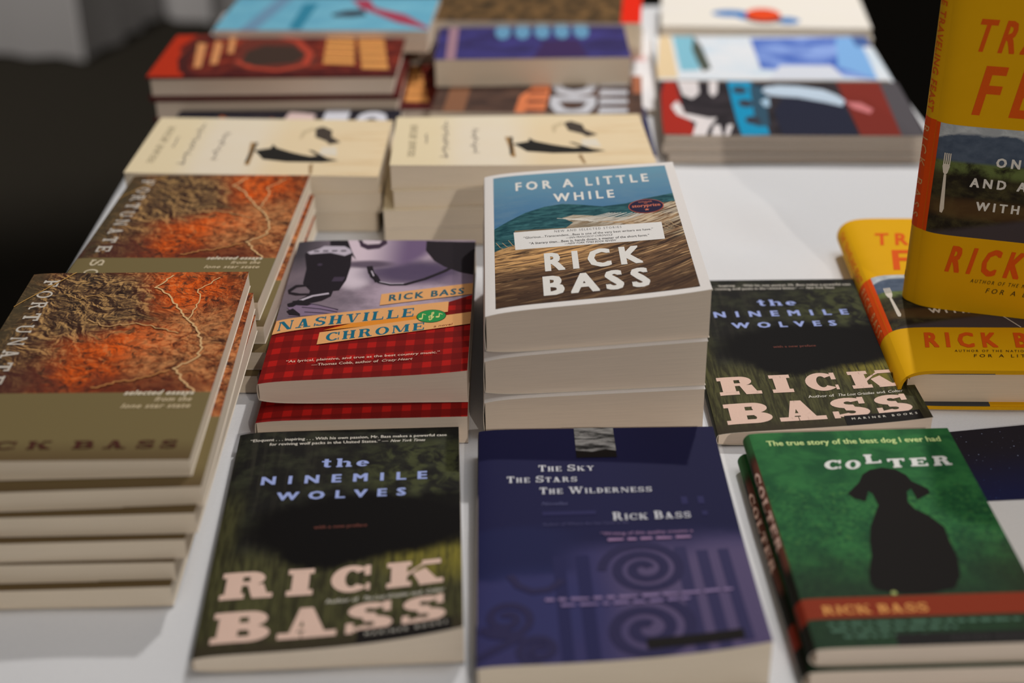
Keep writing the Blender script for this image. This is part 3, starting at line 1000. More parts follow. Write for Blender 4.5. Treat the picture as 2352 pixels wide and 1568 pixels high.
D = {
    'FL_ban': [(0.15,0.404),(0.855,0.366),(0.86,0.492),(0.143,0.542)],
    'FL_wave': [(0.047,0.576),(0.113,0.617),(0.206,0.671),(0.3,0.702),(0.393,0.712),(0.484,0.692),(0.591,0.662),(0.711,0.668),(0.806,0.692),(0.955,0.714),(0.953,0.65),(0.881,0.645),(0.792,0.598),(0.688,0.562),(0.6,0.578),(0.512,0.604),(0.441,0.617),(0.385,0.602),(0.436,0.56),(0.397,0.525),(0.147,0.542),(0.144,0.439),(0.047,0.411)],
    'FL_bad': [(0.721,0.644),(0.798,0.578),(0.894,0.628),(0.815,0.688)],
    'NC_rb': [(0.566,0.507),(0.955,0.551),(0.957,0.595),(0.565,0.552)],
    'NC_nash': [(0.023,0.323),(0.705,0.39),(0.707,0.452),(0.022,0.384)],
    'NC_chr': [(0.284,0.235),(0.768,0.293),(0.768,0.345),(0.281,0.292)],
    'NC_s1': [(0.523,0.478),(1.0,0.547),(1.005,0.634),(0.522,0.56)],
    'NC_s2': [(0.001,0.304),(0.88,0.416),(0.88,0.494),(0.005,0.396)],
    'NC_s3': [(0.244,0.218),(0.998,0.322),(1.002,0.41),(0.244,0.298)],
    'NC_or': [(0.259,0.312),(0.734,0.356),(0.731,0.384),(0.42,0.352)],
    'NC_bad': [(0.724,0.385),(0.801,0.339),(0.873,0.389),(0.794,0.434)],
    'NC_photo': [(0.005,0.396),(0.88,0.494),(1.008,0.546),(1.008,0.984),(-0.011,1.027)],
    'NC_mic': [(0.054,0.894),(0.107,0.935),(0.203,0.945),(0.28,0.917),(0.319,0.874),(0.326,0.778),(0.318,0.675),(0.292,0.598),(0.217,0.589),(0.138,0.602),(0.089,0.659),(0.086,0.774)],
    'NC_mich': [(0.131,0.934),(0.152,0.952),(0.267,0.949),(0.303,0.923),(0.316,0.892),(0.28,0.869),(0.195,0.896),(0.084,0.887),(0.064,0.906)],
    'NC_micst': [(0.138,0.602),(0.262,0.593),(0.257,0.555),(0.214,0.524),(0.142,0.505),(0.108,0.485),(0.077,0.528),(0.137,0.569)],
    'NC_cord': [(0.017,0.617),(0.052,0.649),(0.13,0.647),(0.132,0.636),(0.063,0.632),(0.032,0.6),(0.089,0.582),(0.143,0.58),(0.145,0.567),(0.068,0.571),(0.026,0.589)],
    'NC_hair1': [(0.174,1.014),(0.273,1.011),(0.313,0.91),(0.348,0.837),(0.289,0.911),(0.234,0.95),(0.185,0.951)],
    'NC_face': [(0.273,1.011),(0.726,0.993),(0.723,0.837),(0.659,0.756),(0.536,0.795),(0.417,0.805),(0.338,0.855),(0.311,0.923)],
    'NC_lipo': [(0.327,1.01),(0.496,1.0),(0.504,0.972),(0.464,0.93),(0.401,0.92),(0.357,0.946),(0.343,0.984)],
    'NC_teeth': [(0.357,1.002),(0.472,0.995),(0.459,0.97),(0.395,0.963),(0.368,0.977)],
    'NC_hairR': [(0.722,0.994),(1.008,0.984),(1.01,0.7),(0.927,0.725),(0.838,0.774),(0.779,0.823),(0.725,0.91)],
    'NC_neckd': [(0.459,0.786),(0.544,0.795),(0.658,0.768),(0.77,0.836),(0.839,0.763),(0.781,0.695),(0.669,0.653),(0.564,0.623),(0.481,0.67)],
    'NC_collar': [(0.427,0.729),(0.441,0.798),(0.466,0.728),(0.491,0.659),(0.562,0.645),(0.592,0.65),(0.743,0.685),(0.893,0.784),(0.901,0.772),(0.752,0.668),(0.635,0.61),(0.551,0.607),(0.471,0.631),(0.476,0.653)],
    'NC_hand': [(0.041,0.486),(0.079,0.517),(0.172,0.504),(0.268,0.47),(0.334,0.436),(0.335,0.426),(0.1,0.417),(0.054,0.424),(0.089,0.433)],
    'NC_nails': [(0.035,0.513),(0.071,0.523),(0.097,0.506),(0.071,0.486),(0.048,0.486)],
    'NC_nail2': [(0.043,0.46),(0.073,0.475),(0.119,0.432),(0.122,0.417),(0.068,0.428)],
    'NC_nail3': [(0.058,0.529),(0.106,0.532),(0.166,0.499),(0.145,0.489),(0.091,0.496)],
    'CO_dog': [(0.584,0.791),(0.522,0.781),(0.479,0.758),(0.447,0.718),(0.373,0.663),(0.393,0.638),(0.441,0.621),(0.473,0.672),(0.488,0.658),(0.492,0.601),(0.466,0.568),(0.417,0.503),(0.388,0.439),(0.368,0.368),(0.33,0.3),(0.317,0.256),(0.327,0.226),(0.38,0.21),(0.45,0.201),(0.561,0.203),(0.666,0.22),(0.713,0.27),(0.74,0.353),(0.739,0.425),(0.746,0.489),(0.7,0.546),(0.651,0.579),(0.634,0.613),(0.652,0.665),(0.677,0.68),(0.682,0.622),(0.756,0.654),(0.755,0.676),(0.695,0.717),(0.684,0.749),(0.646,0.779)],
    'CO_C': [(0.308,0.788),(0.387,0.79),(0.404,0.838),(0.323,0.837)],
    'CO_O': [(0.408,0.786),(0.481,0.788),(0.499,0.835),(0.424,0.834)],
    'CO_L': [(0.516,0.813),(0.594,0.816),(0.6,0.863),(0.521,0.863)],
    'CO_T': [(0.623,0.788),(0.699,0.79),(0.711,0.837),(0.626,0.836)],
    'CO_E': [(0.728,0.793),(0.812,0.793),(0.819,0.838),(0.736,0.836)],
    'CO_R': [(0.838,0.792),(0.928,0.795),(0.936,0.844),(0.851,0.843)],
    'CO_band': [(-0.0,0.109),(0.904,0.115),(0.949,0.199),(0.013,0.189)],
    'CO_rb': [(0.074,0.125),(0.51,0.133),(0.519,0.165),(0.082,0.16)],
    'CO_blk': [(0.324,0.004),(0.849,0.015),(0.872,0.058),(0.346,0.05)],
    'CO_dot': [(0.389,0.202),(0.407,0.212)],
    'PL_plane': [(0.469,0.401),(0.511,0.432),(0.531,0.448),(0.533,0.514),(0.555,0.451),(0.619,0.382),(0.659,0.348),(0.704,0.316),(0.733,0.332),(0.685,0.421),(0.707,0.414),(0.772,0.294),(0.823,0.251),(0.761,0.218),(0.618,0.217),(0.519,0.254),(0.496,0.327)],
    'PL_prop': [(0.438,0.541),(0.466,0.539),(0.471,0.362),(0.475,0.149),(0.456,0.159),(0.45,0.36)],
    'PL_pl2': [(0.683,0.778),(0.689,0.82),(0.712,0.846),(0.756,0.774),(0.762,0.665),(0.807,0.564),(0.764,0.526),(0.747,0.582),(0.694,0.656),(0.691,0.724)],
    'PL_w': [(0.63,0.647),(0.632,0.757),(0.675,0.833),(0.685,0.792),(0.653,0.732),(0.64,0.608)],
    'PL_wht': [(0.738,0.475),(0.798,0.483),(0.811,0.33),(0.737,0.346)],
    'PL_twig': [(0.712,0.167),(0.727,0.194),(0.737,0.024),(0.726,0.023)],
    'PL_rick': [(0.06,0.17),(0.089,0.173),(0.075,0.793),(0.045,0.789)],
    'PL_ti1': [(0.172,0.134),(0.235,0.106),(0.226,0.842),(0.185,0.864)],
    'PL_ti2': [(0.308,0.227),(0.333,0.217),(0.343,0.663),(0.299,0.712)],
    'PL_mid': [(0.126,0.447),(0.146,0.436),(0.131,0.581),(0.119,0.579)],
    'RED_g1': [(0.691,0.254),(0.823,0.221),(0.778,0.908),(0.659,0.947)],
    'RED_g2': [(0.859,0.129),(0.968,0.111),(0.899,0.961),(0.788,0.946)],
    'RED_o1': [(0.168,0.203),(0.198,0.207),(0.157,0.752),(0.115,0.782)],
    'RED_o2': [(0.226,0.277),(0.256,0.28),(0.225,0.761),(0.186,0.828)],
    'RED_o3': [(0.271,0.52),(0.296,0.523),(0.261,0.986),(0.232,0.982)],
    'RED_red': [(0.001,0.021),(0.151,0.008),(0.106,0.261),(0.054,0.667),(0.096,1.039),(-0.001,1.045)],
    'RED_eye': [(0.323,0.223),(0.422,0.138),(0.587,0.095),(0.675,0.268),(0.644,0.5),(0.553,0.841),(0.41,1.007),(0.302,0.808)],
    'RED_eye2': [(0.357,0.294),(0.424,0.236),(0.57,0.288),(0.604,0.46),(0.534,0.695),(0.407,0.713),(0.347,0.564)],
    'M3_red': [(-0.004,0.02),(0.128,0.002),(0.115,0.185),(0.086,0.448),(0.076,0.971),(0.03,0.993),(0.008,0.72)],
    'M3_w1': [(0.083,1.0),(0.17,0.984),(0.166,0.74),(0.133,0.632),(0.096,0.705)],
    'M3_w2': [(0.043,0.493),(0.069,0.598),(0.087,0.474),(0.089,0.375),(0.184,0.289),(0.217,0.294),(0.177,0.123),(0.158,-0.039),(0.107,-0.012),(0.132,0.211),(0.061,0.347)],
    'M3_w3': [(0.182,0.009),(0.2,0.173),(0.222,0.175),(0.223,-0.009),(0.2,-0.057)],
    'M3_w3b': [(0.229,-0.053),(0.252,0.179),(0.274,0.182),(0.247,-0.051)],
    'M3_w4': [(0.217,0.99),(0.253,0.994),(0.24,0.75),(0.219,0.669),(0.206,0.745)],
    'M3_teal': [(0.294,1.0),(0.392,0.985),(0.405,0.014),(0.297,-0.011),(0.291,0.255),(0.291,0.626)],
    'M3_tealb': [(0.381,0.901),(0.442,0.855),(0.414,0.152),(0.36,0.146)],
    'M3_head': [(0.425,0.773),(0.442,0.855),(0.502,0.89),(0.581,0.873),(0.679,0.806),(0.726,0.707),(0.75,0.608),(0.728,0.504),(0.668,0.572),(0.564,0.661),(0.497,0.678),(0.454,0.698)],
    'M3_head2': [(0.406,0.59),(0.446,0.672),(0.439,0.493),(0.416,0.49)],
    'M3_redR': [(0.747,0.976),(0.926,0.971),(0.902,-0.015),(0.748,-0.034),(0.748,0.482)],
    'M3_spot': [(0.747,0.582),(0.807,0.564),(0.844,0.445),(0.824,0.369),(0.768,0.46)],
    'M3_grey': [(0.926,0.971),(1.009,0.982),(0.987,-0.005),(0.902,-0.015)],
    'M2_teal': [(0.105,0.19),(0.19,0.201),(0.195,1.01),(0.094,1.014)],
    'M2_tree': [(0.201,0.173),(0.241,0.236),(0.221,0.72),(0.194,0.976),(0.173,0.651),(0.186,0.376)],
    'M2_blue': [(0.459,0.234),(0.946,0.011),(0.965,0.976),(0.456,0.911)],
    'M2_lt': [(0.802,0.276),(0.946,0.011),(0.963,0.959),(0.857,0.93)],
    'M2_wht': [(0.479,0.01),(0.812,0.023),(0.775,0.302),(0.549,0.303)],
    'M2_cream': [(-0.008,0.033),(0.088,0.045),(0.084,0.996),(0.033,1.022)],
    'CY_bird': [(0.566,0.895),(0.653,0.908),(0.704,0.647),(0.862,0.454),(0.998,0.102),(0.995,0.042),(0.844,0.222),(0.718,0.476),(0.633,0.636)],
    'CY_dark': [(0.508,0.445),(0.568,0.561),(0.651,0.595),(0.68,0.427),(0.614,0.375),(0.528,0.384)],
    'CY_st': [(0.347,0.048),(0.406,0.016),(0.416,0.782),(0.344,0.771)],
}

def co_print():
    d = []
    d.append(([D['CO_dog']], flat(18, 15, 14, .42)))
    d.append(([rectq(0, 1, .113, .195)], flat(122, 44, 24, .42)))
    d.append((sans('The true story of the best dog I ever had', rectq(.072, .935, .926, .953), 1, .02), flat(190, 208, 140, .45)))
    kw = dict(w=.30, h=.13, st=.17, sl=.08)
    d.append((slab_set([(k, D['CO_' + k]) for k in 'COLTER'], **kw), flat(226, 226, 222, .45)))
    d.append((slab('RICK BASS', rectq(.076, .515, .130, .163), w=.24, h=.1, st=.12, sl=.07, gap=.16), flat(206, 146, 80, .45)))
    gg = flat(74, 104, 86, .42)
    d.append((blurred_words(.08, .90, .084, .096, 1), gg))
    d.append((blurred_words(.085, .60, .060, .072, 2), gg))
    d.append((blurred_words(.13, .50, .036, .048, 3), gg))
    d.append(([rectq(.335, .90, .0, .046)], flat(30, 28, 28, .42)))
    d.append((sans('MARINER BOOKS', rectq(.56, .86, .018, .030), 1.7), flat(66, 64, 64, .42)))
    d.append(([ell(.40, .207, .012, .008)], flat(150, 160, 96, .42)))
    return d
CO, COS = colter(), colter_spine()
cosp = [(slab('COLTER', [(.80, .60), (.42, .60), (.42, .95), (.80, .95)], w=.28, h=.12, st=.15, sl=.07, gap=.2), flat(212, 178, 164, .45))]
book('paperback_book', 'green paperback picturing a black dog from behind, on top of its copy',
     208, 641, .95, 123, 197, (12, 12, 12, 12), (24, 24.4, 24.3, 23.6), CO, COS, BLACK, EDGE, PAGE_WARM, co_print(), spine_decals=cosp,
     group='green dog paperbacks', sp=.8, ln=4, bulge=3.2)
book('paperback_book', 'green paperback underneath the black dog one, only spine and page edges showing',
     205, 637.5, 1.0, 123, 197, (0, 0, 0, 0), (11.9, 11.9, 11.9, 11.9), CO, COS, BLACK, EDGE, PAGE_WARM, spine_decals=cosp,
     group='green dog paperbacks', sp=.8, ln=4, bulge=3.2)

# ------------------------------------------------------------------ thick white-bordered stack
def fl_print():
    d = []
    x0, x1, y0, y1 = .047, .953, .030, .972
    d.append(([rectq(x0, x1, y0, y1)], sea()))
    def cl(ps):
        return [[(min(max(u, x0), x1), v - (.5 - u) * .047 * v) for u, v in p] for p in ps]
    wv = cl([D['FL_wave']])
    crest = [p for p in wv[0][:10]]
    d.append(([[(x0, y0), (x1, y0)] + [(a, b - .012) for a, b in crest[::-1]]], sea_brown()))
    d.append((wv, sea_teal()))
    foam, sand = flat(196, 190, 180, .45), flat(168, 138, 104, .45)
    rnd = random.Random(11)
    fo, sa = [], []
    for k in range(26):
        a, b = .36 + .016 * k + rnd.uniform(-.01, .01), min(.95, .62 + .014 * k)
        v0 = .600 - .0045 * k + rnd.uniform(-.004, .004)
        pts = [(a + (b - a) * t, v0 + .05 * (a + (b - a) * t - .4) + .045 * t * t * (k / 26) - .02 * math.sin(3.14 * t)) for t in (0, .2, .4, .6, .8, 1)]
        if b > a + .03:
            (fo if k < 13 else sa).extend(stroke(pts, .0028, .67))
    for k in range(30):
        a = .055 + .03 * k
        h = .455 + .002 * k
        pts = [(a, h + rnd.uniform(-.01, .01)), (a + .02, h - .03), (a + .05, h - .055)]
        if a < .90:
            sa.extend(stroke(pts, .0022, .67))
    d += [(fo, foam), (sa, sand)]
    off = flat(226, 222, 216, .45)
    d.append((sans('FOR A LITTLE', rectq(.162, .850, .843, .908), 1.55, .03), off))
    d.append((sans('WHILE', rectq(.352, .660, .730, .792), 1.5, .03), off))
    d.append(([[(.146, .394), (.856, .380), (.860, .508), (.142, .520)]], flat(232, 228, 224, .45)))
    dk = flat(52, 48, 48, .5)
    d.append((sans('NEW AND SELECTED STORIES', [(.340, .494), (.664, .488), (.664, .503), (.340, .509)], 1.35), dk))
    d.append((sans('“Glorious....Transcendent....Bass is one of the very best writers we have.”', [(.188, .466), (.812, .453), (.812, .468), (.188, .481)], 1, .01), dk))
    d.append((sans('—SAN FRANCISCO CHRONICLE', [(.391, .442), (.613, .437), (.616, .449), (.394, .454)]), dk))
    d.append((sans('“A literary titan....Bass is, hands down, a master of the short form.”', [(.214, .422), (.788, .410), (.788, .425), (.214, .437)], 1, .01), dk))
    d.append((sans('—NEW YORK TIMES BOOK REVIEW', [(.381, .400), (.626, .395), (.629, .407), (.384, .412)]), dk))
    d.append((sans('RICK', rectq(.279, .732, .232, .345), 1.5, .045), off))
    d.append((sans('BASS', rectq(.264, .744, .076, .190), 1.45, .045), off))
    c = (.805, .638)
    d.append(([ell(*c, .088, .055)], flat(168, 78, 62, .4)))
    d.append(([ell(*c, .084, .052)], flat(34, 28, 52, .4)))
    org = flat(196, 110, 84, .4)
    d.append((sans('storyprize', rectq(.735, .876, .633, .655), 1, .015), org))
    d.append((sans('WINNER', rectq(.77, .84, .667, .677), 1.1), org))
    d.append((sans('of', rectq(.797, .815, .657, .666)), org))
    st = [(c[0] + (.014 if k % 2 == 0 else .006) * math.sin(k * .628318), .610 + (.0095 if k % 2 == 0 else .004) * math.cos(k * .628318)) for k in range(10)]
    d.append(([st], org))
    return d
FLW = flat(228, 222, 218, .42)
b1, b2, b3 = (31, 34, 33.5, 29), (62.5, 67.5, 66, 57), (94, 101, 98, 87)
fg = 'thick white-bordered paperbacks'
book('paperback_book', 'thick white-bordered paperback with ocean wave picture, topmost of the tall centre stack',
     52.9, 889, .6, 141, 210, [q + .3 for q in b2], b3, FLW, FLW, FLW, EDGE, PAGE_WARM, fl_print(), sp=2.6, ln=11, spb=2.6, curls=((2.5, 5, 2),), group=fg)
book('paperback_book', 'thick white paperback in the middle of the tall centre stack, only page edges showing',
     51.6, 885, .6, 141, 210, [q + .3 for q in b1], b2, FLW, FLW, FLW, EDGE, PAGE_WARM, sp=2.6, ln=11, spb=2.6, bulge=.6, group=fg)
book('paperback_book', 'thick white paperback at the bottom of the tall centre stack',
     51.0, 881, .6, 141, 210, (0, 0, 0, 0), b1, FLW, FLW, FLW, EDGE, PAGE_WARM, sp=2.6, ln=11, spb=2.6, group=fg)

# ------------------------------------------------------------------ red plaid pair
def nc_print():
    d = []
    gp = grey_photo()
    blk, dkp = flat(34, 29, 34, .38), flat(62, 52, 66, .38)
    hi = flat(170, 160, 172, .38)
    lav = flat(118, 100, 122, .38)
    pic = [(0, .396), (.88, .494), (1, .546), (1, 1), (0, 1)]
    d.append(([pic], gp))
    d.append(([D['NC_hair1']], blk))
    d.append(([D['NC_hairR']], blk))
    d.append(([D['NC_lipo']], flat(58, 44, 58, .38)))
    d.append(([D['NC_teeth']], flat(186, 170, 178, .38)))
    neck = [(.435, .76), (.455, .70), (.50, .655), (.56, .635), (.64, .635), (.74, .675), (.84, .735), (.90, .785)]
    d.append((stroke(neck, .016, .66), blk))
    d.append((stroke([(.43, .78), (.445, .73), (.47, .70), (.49, .66)], .022, .66), blk))
    d.append((stroke([(.50, .66), (.56, .642), (.63, .642)], .005, .66), hi))
    d.append((stroke([(.445, .745), (.462, .705)], .005, .66), hi))
    d.append(([D['NC_mic']], blk))
    d.append(([D['NC_mich']], hi))
    for k in range(4):
        d.append(([rectq(.10 + .05 * k, .13 + .05 * k, .905, .915, .004)], blk))
    d.append(([ell(.155, .80, .014, .010)], dkp))
    d.append(([rectq(.24, .30, .665, .70, .01)], dkp))
    d.append(([D['NC_micst']], blk))
    d.append((stroke([(.10, .53), (.16, .56), (.24, .575)], .012, .66), hi))
    d.append(([D['NC_cord']], blk))
    d.append(([D['NC_hand']], lav))
    for k in range(3):
        d.append((stroke([(.10 + .02 * k, .515 - .035 * k), (.20 + .02 * k, .492 - .03 * k), (.31, .455 - .018 * k)], .006, .66), dkp))
    for k in ('nails', 'nail2', 'nail3'):
        d.append(([D['NC_' + k]], blk))
    tan, teal = flat(232, 170, 110, .38), flat(24, 92, 112, .38)
    d.append(([[(.259, .312), (.734, .356), (.731, .400), (.42, .362)]], flat(214, 132, 44, .38)))
    d.append(([D['NC_s1']], tan))
    d.append(([D['NC_s2']], tan))
    d.append(([D['NC_s3']], tan))
    d.append((sans('RICK BASS', D['NC_rb'], 1.25, .03), flat(40, 84, 96, .38)))
    kw = dict(w=.25, h=.09, st=.11, sl=.07, gap=.24)
    d.append((slab('NASHVILLE', D['NC_nash'], **kw), teal))
    d.append((slab('CHROME', D['NC_chr'], **kw), teal))
    cr_ = flat(214, 190, 170, .38)
    d.append((sans('“As lyrical, plaintive, and true as the best country music.”', [(.114, .108), (.860, .128), (.860, .143), (.114, .123)], 1, .012), cr_))
    d.append((sans('—Thomas Cobb, author of', [(.243, .080), (.566, .088), (.566, .103), (.243, .095)], 1, .012), cr_))
    d.append((sans('Crazy Heart', [(.58, .089), (.728, .093), (.734, .108), (.586, .104)], 1, .006), cr_))
    d.append((sans('a novel', [(.816, .306), (.908, .318), (.910, .332), (.818, .320)], 1, .006), flat(120, 60, 40, .38)))
    c = (.798, .387)
    grn, lg = flat(40, 128, 66, .38), flat(196, 190, 120, .38)
    d.append(([ell(*c, .076, .047)], flat(30, 70, 44, .38)))
    d.append(([ell(*c, .072, .044)], grn))
    for nx in (-.045, .040):
        d.append(([ell(c[0] + nx - .008, c[1] - .012 + nx * .12, .010, .006, 12)] +
                  stroke([(c[0] + nx, c[1] - .012 + nx * .12), (c[0] + nx, c[1] + .018), (c[0] + nx + .016, c[1] + .010)], .0032, .66), lg))
    clef = [(c[0] + .002, c[1] - .026), (c[0] - .010, c[1] - .022), (c[0] - .006, c[1] - .030), (c[0] + .004, c[1] - .024), (c[0] + .002, c[1] + .024), (c[0] + .010, c[1] + .028),
            (c[0] + .010, c[1] + .014), (c[0] - .012, c[1] - .002), (c[0] - .010, c[1] - .014), (c[0] + .008, c[1] - .015), (c[0] + .012, c[1] - .004), (c[0] + .002, c[1] + .001), (c[0] - .004, c[1] - .007)]
    d.append((stroke(clef, .0034, .66), lg))
    return d
PL, PLS = plaid(), flat(120, 24, 20, .4)
book('paperback_book', 'red plaid paperback with singer and microphone photo, lying on its own copy',
     -95.4, 890, -.7, 135.5, 203, (20, 20, 20, 20), (42.5, 41, 41.5, 36.5), PL, PLS, PLS, EDGE, PAGE_WARM, nc_print(), spb=2.8, sp=1.6, ln=9,
     curls=((2.0, 6, 3),), group='red plaid paperbacks')
book('paperback_book', 'red plaid paperback underneath, edge showing just behind the dark forest paperback',
     -96.5, 872, -.2, 135.5, 203, (0, 0, 0, 0), (19.6, 19.6, 19.8, 18.6), PL, PLS, PLS, EDGE, PAGE_WARM, spb=2.5, sp=1.6, ln=9,
     group='red plaid paperbacks')

# ------------------------------------------------------------------ second dark forest copy
book('paperback_book', 'dark forest paperback between the tall centre stack and the yellow hardcovers',
     197, 866, .6, 136, 207, (0, 0, 0, 0), (14.5, 13, 14.5, 9.5), NW, SPINE_DARK, BLACK, EDGE, PAGE_WARM, nw_print(), curls=((3.5, 4, 2.5),), sp=1.4, ln=7)

# ------------------------------------------------------------------ canyon picture stacks
CAN = canyon()
OLIVE = flat(96, 82, 56, .45)
def fs_print():
    d = []
    gy, gb = flat(178, 170, 160, .45), flat(186, 172, 146, .45)
    kw = dict(w=.19, h=.14, st=.13, sl=.07)
    for k, ch in enumerate('FORTUNATE'):
        v = .931 - k * .0695
        d.append((slab_set([(ch, [(.072, v + .022), (.072, v - .022), (.144, v - .022), (.144, v + .022)])], **kw), gy))
    for k, ch in enumerate('SON'):
        v = .272 - k * .0695
        d.append((slab_set([(ch, [(.085, v + .022), (.085, v - .022), (.155, v - .022), (.155, v + .022)])], **kw), gb))
    cw = flat(214, 202, 180, .45)
    d.append((sans('selected essays', rectq(.655, .932, .296, .318, .008), 1.1, .03), cw))
    d.append((sans('from the', rectq(.785, .930, .264, .285, .008), 1.1, .02), flat(190, 172, 140, .45)))
    d.append((sans('lone star state', rectq(.665, .934, .232, .253, .008), 1.1, .02), flat(190, 172, 140, .45)))
    br = flat(66, 34, 28, .45)
    kw = dict(w=.22, h=.11, st=.13, sl=.08)
    for ch, a, b in (('R', .07, .15), ('I', .175, .215), ('C', .25, .33), ('K', .375, .465), ('B', .545, .625), ('A', .66, .745), ('S', .785, .85), ('S', .875, .935)):
        d.append((slab_set([(ch, rectq(a, b, .050, .084))], **kw), br))
    d.append((stroke([(.0, .79), (.08, .87), (.20, 1.0)], .004, .64), flat(170, 130, 70, .45)))
    # pale rivers and roads of the picture
    rv = flat(196, 158, 112, .45)
    rnd = random.Random(4)
    def river(pts, wd):
        out = []
        for (a, b), (c, e) in zip(pts, pts[1:]):
            for k in range(6):
                t = k / 6
                out.append((a + (c - a) * t + rnd.uniform(-.007, .007), b + (e - b) * t + rnd.uniform(-.005, .005)))
        out.append(pts[-1])
        return stroke(out, wd, .64)
    d.append((river([(.66, .98), (.60, .90), (.68, .84), (.74, .76), (.80, .70), (.85, .65), (.90, .56), (.90, .48), (.82, .43), (.88, .36), (.93, .31)], .0055), rv))
    d.append((river([(.88, .96), (.80, .88), (.82, .80), (.80, .70)], .004), rv))
    d.append((river([(.36, .70), (.46, .66), (.56, .68), (.66, .66), (.78, .62)], .004), flat(176, 138, 92, .45)))
    d.append((river([(.52, .33), (.60, .36), (.70, .375), (.80, .42)], .006), flat(166, 112, 66, .45)))
    d.append((river([(.20, .86), (.28, .82), (.36, .86), (.42, .84)], .003), flat(150, 116, 70, .45)))
    return d
fsg = 'canyon picture paperbacks'
lev = [0, 12.6, 25.1, 37.7, 50.3, 62.9, 75.6]
pos = [(-261, 726, .5), (-258.3, 732.5, .2), (-253, 735, .9), (-246, 741, .4), (-245, 747.5, 1.6), (-250.2, 758.5, .8)]
words = ['bottom of the tall left stack, resting on the cloth', 'second from bottom of the tall left stack', 'third from bottom of the tall left stack',
         'fourth from bottom of the tall left stack', 'second from top of the tall left stack']
for k in range(6):
    x, y, a = pos[k]
    tl = lev[k + 1]
    lab = ('orange canyon paperback with olive lower band, topmost of the tall stack at front left' if k == 5 else
           'olive paperback showing page edges, ' + words[k])
    book('paperback_book', lab, x, y, a, 146, 230, (lev[k],) * 4, (tl - .1,) * 4 if k < 5 else (76.4, 74, 73.5, 76), CAN, OLIVE, OLIVE, EDGE, PAGE_TAN,
         fs_print() if k == 5 else [], sp=1.0, ln=5, group=fsg + ' in the tall left stack', curls=((.9, 2, 1.5),) if k in (0, 3) else ())
lev2 = [0, 13.2, 26.8, 40.3, 54]
pos2 = [(-243.5, 954, -1.8), (-237, 962.5, -2.0), (-238.8, 975, -2.2), (-242.6, 984.5, -2.3)]
words2 = ['lowest in the shorter left stack', 'second from bottom of the shorter left stack', 'second from top of the shorter left stack']
for k in range(4):
    x, y, a = pos2[k]
    lab = ('orange canyon paperback behind the front left stack, its lower part covered from view' if k == 3 else 'olive paperback with page edges lit, ' + words2[k])
    book('paperback_book', lab, x, y, a, 147, 229, (lev2[k],) * 4, (lev2[k + 1] - .1,) * 4, CAN, OLIVE, OLIVE, EDGE, PAGE_TAN,
         fs_print() if k == 3 else [], sp=1.0, ln=5, group=fsg + ' in the shorter left stack')

# ------------------------------------------------------------------ cream paperbacks lying crosswise
CR = cream_cover()
def pl_print():
    d = []
    T = lambda k: turn([D['PL_' + k]])
    d.append((T('wht'), flat(226, 216, 198, .5)))
    d.append((T('prop'), flat(150, 118, 78, .5)))
    d.append((T('plane'), flat(36, 34, 32, .5)))
    d.append((turn([[(.452, .20), (.463, .20), (.470, .54), (.458, .54)]]), flat(48, 42, 36, .5)))
    d.append((T('w'), flat(186, 168, 136, .5)))
    d.append((T('pl2'), flat(66, 58, 52, .5)))
    d.append((T('twig'), flat(150, 124, 92, .5)))
    gy = flat(150, 138, 112, .5)
    d.append((turn(slab('RICK BASS', [(.090, .80), (.090, .17), (.062, .17), (.062, .80)], w=.2, h=.1, st=.1, gap=.12)), gy))
    ink = flat(104, 96, 92, .5)
    rnd = random.Random(2)
    def script(u0, a, b, amp, n, s):
        pts = []
        for k in range(n + 1):
            t = k / n
            pts.append((u0 + amp * math.sin(k * 2.3 + s) * (.55 + .45 * math.sin(k * .9 + s)), a + (b - a) * t + .02 * math.sin(k * 1.7 + s)))
        return turn(stroke(pts, .006, 1.55))
    d.append((script(.205, .13, .86, .020, 34, .3), ink))
    d.append((script(.320, .22, .72, .017, 24, 1.4), ink))
    d.append((script(.130, .42, .60, .006, 8, .9), ink))
    return d
plg = 'cream propeller paperbacks'
for nm, xx, yy, aa, wid, dep, lv, side in (('left', -212.8, 1170, -1.6, 212, 135, [0, 18, 36, 54], 'left'), ('right', 10.1, 1143, 1.3, 216, 134, [0, 16.5, 33, 49, 66], 'right')):
    n = len(lv) - 1
    for k in range(n):
        topk = k == n - 1
        dx, dy, da = (0, 0, 0) if topk else ((-8, -4, .6) if (side == 'right' and k < n - 2) else ((1.0, -1.5, .4) if k == n - 2 else (-2, 2, -.5)))
        place = 'behind the shorter canyon stack' if side == 'left' else 'behind the tall centre stack'
        lab = ('cream paperback with black bird print, topmost in the stack ' + place if topk else
               'cream paperback %s in the stack %s' % (['lowest', 'second from bottom', 'third from bottom'][k], place))
        t4 = (lv[k + 1] - .1,) * 4
        if topk and side == 'left':
            t4 = (50.5, 50.0, 55.0, 55.0)
        if topk and side == 'right':
            t4 = (61, 66, 68, 63.5)
        book('paperback_book', lab, xx + dx, yy + dy, -90 + aa + da, dep, wid, (lv[k],) * 4, t4, CR, CR, CR, EDGE, PAGE_TAN,
             pl_print() if topk else [], sp=1.0, ln=5, group=plg + ' in the %s stack' % side, curls=((2.5, 2, 2),) if topk and side == 'right' else ())

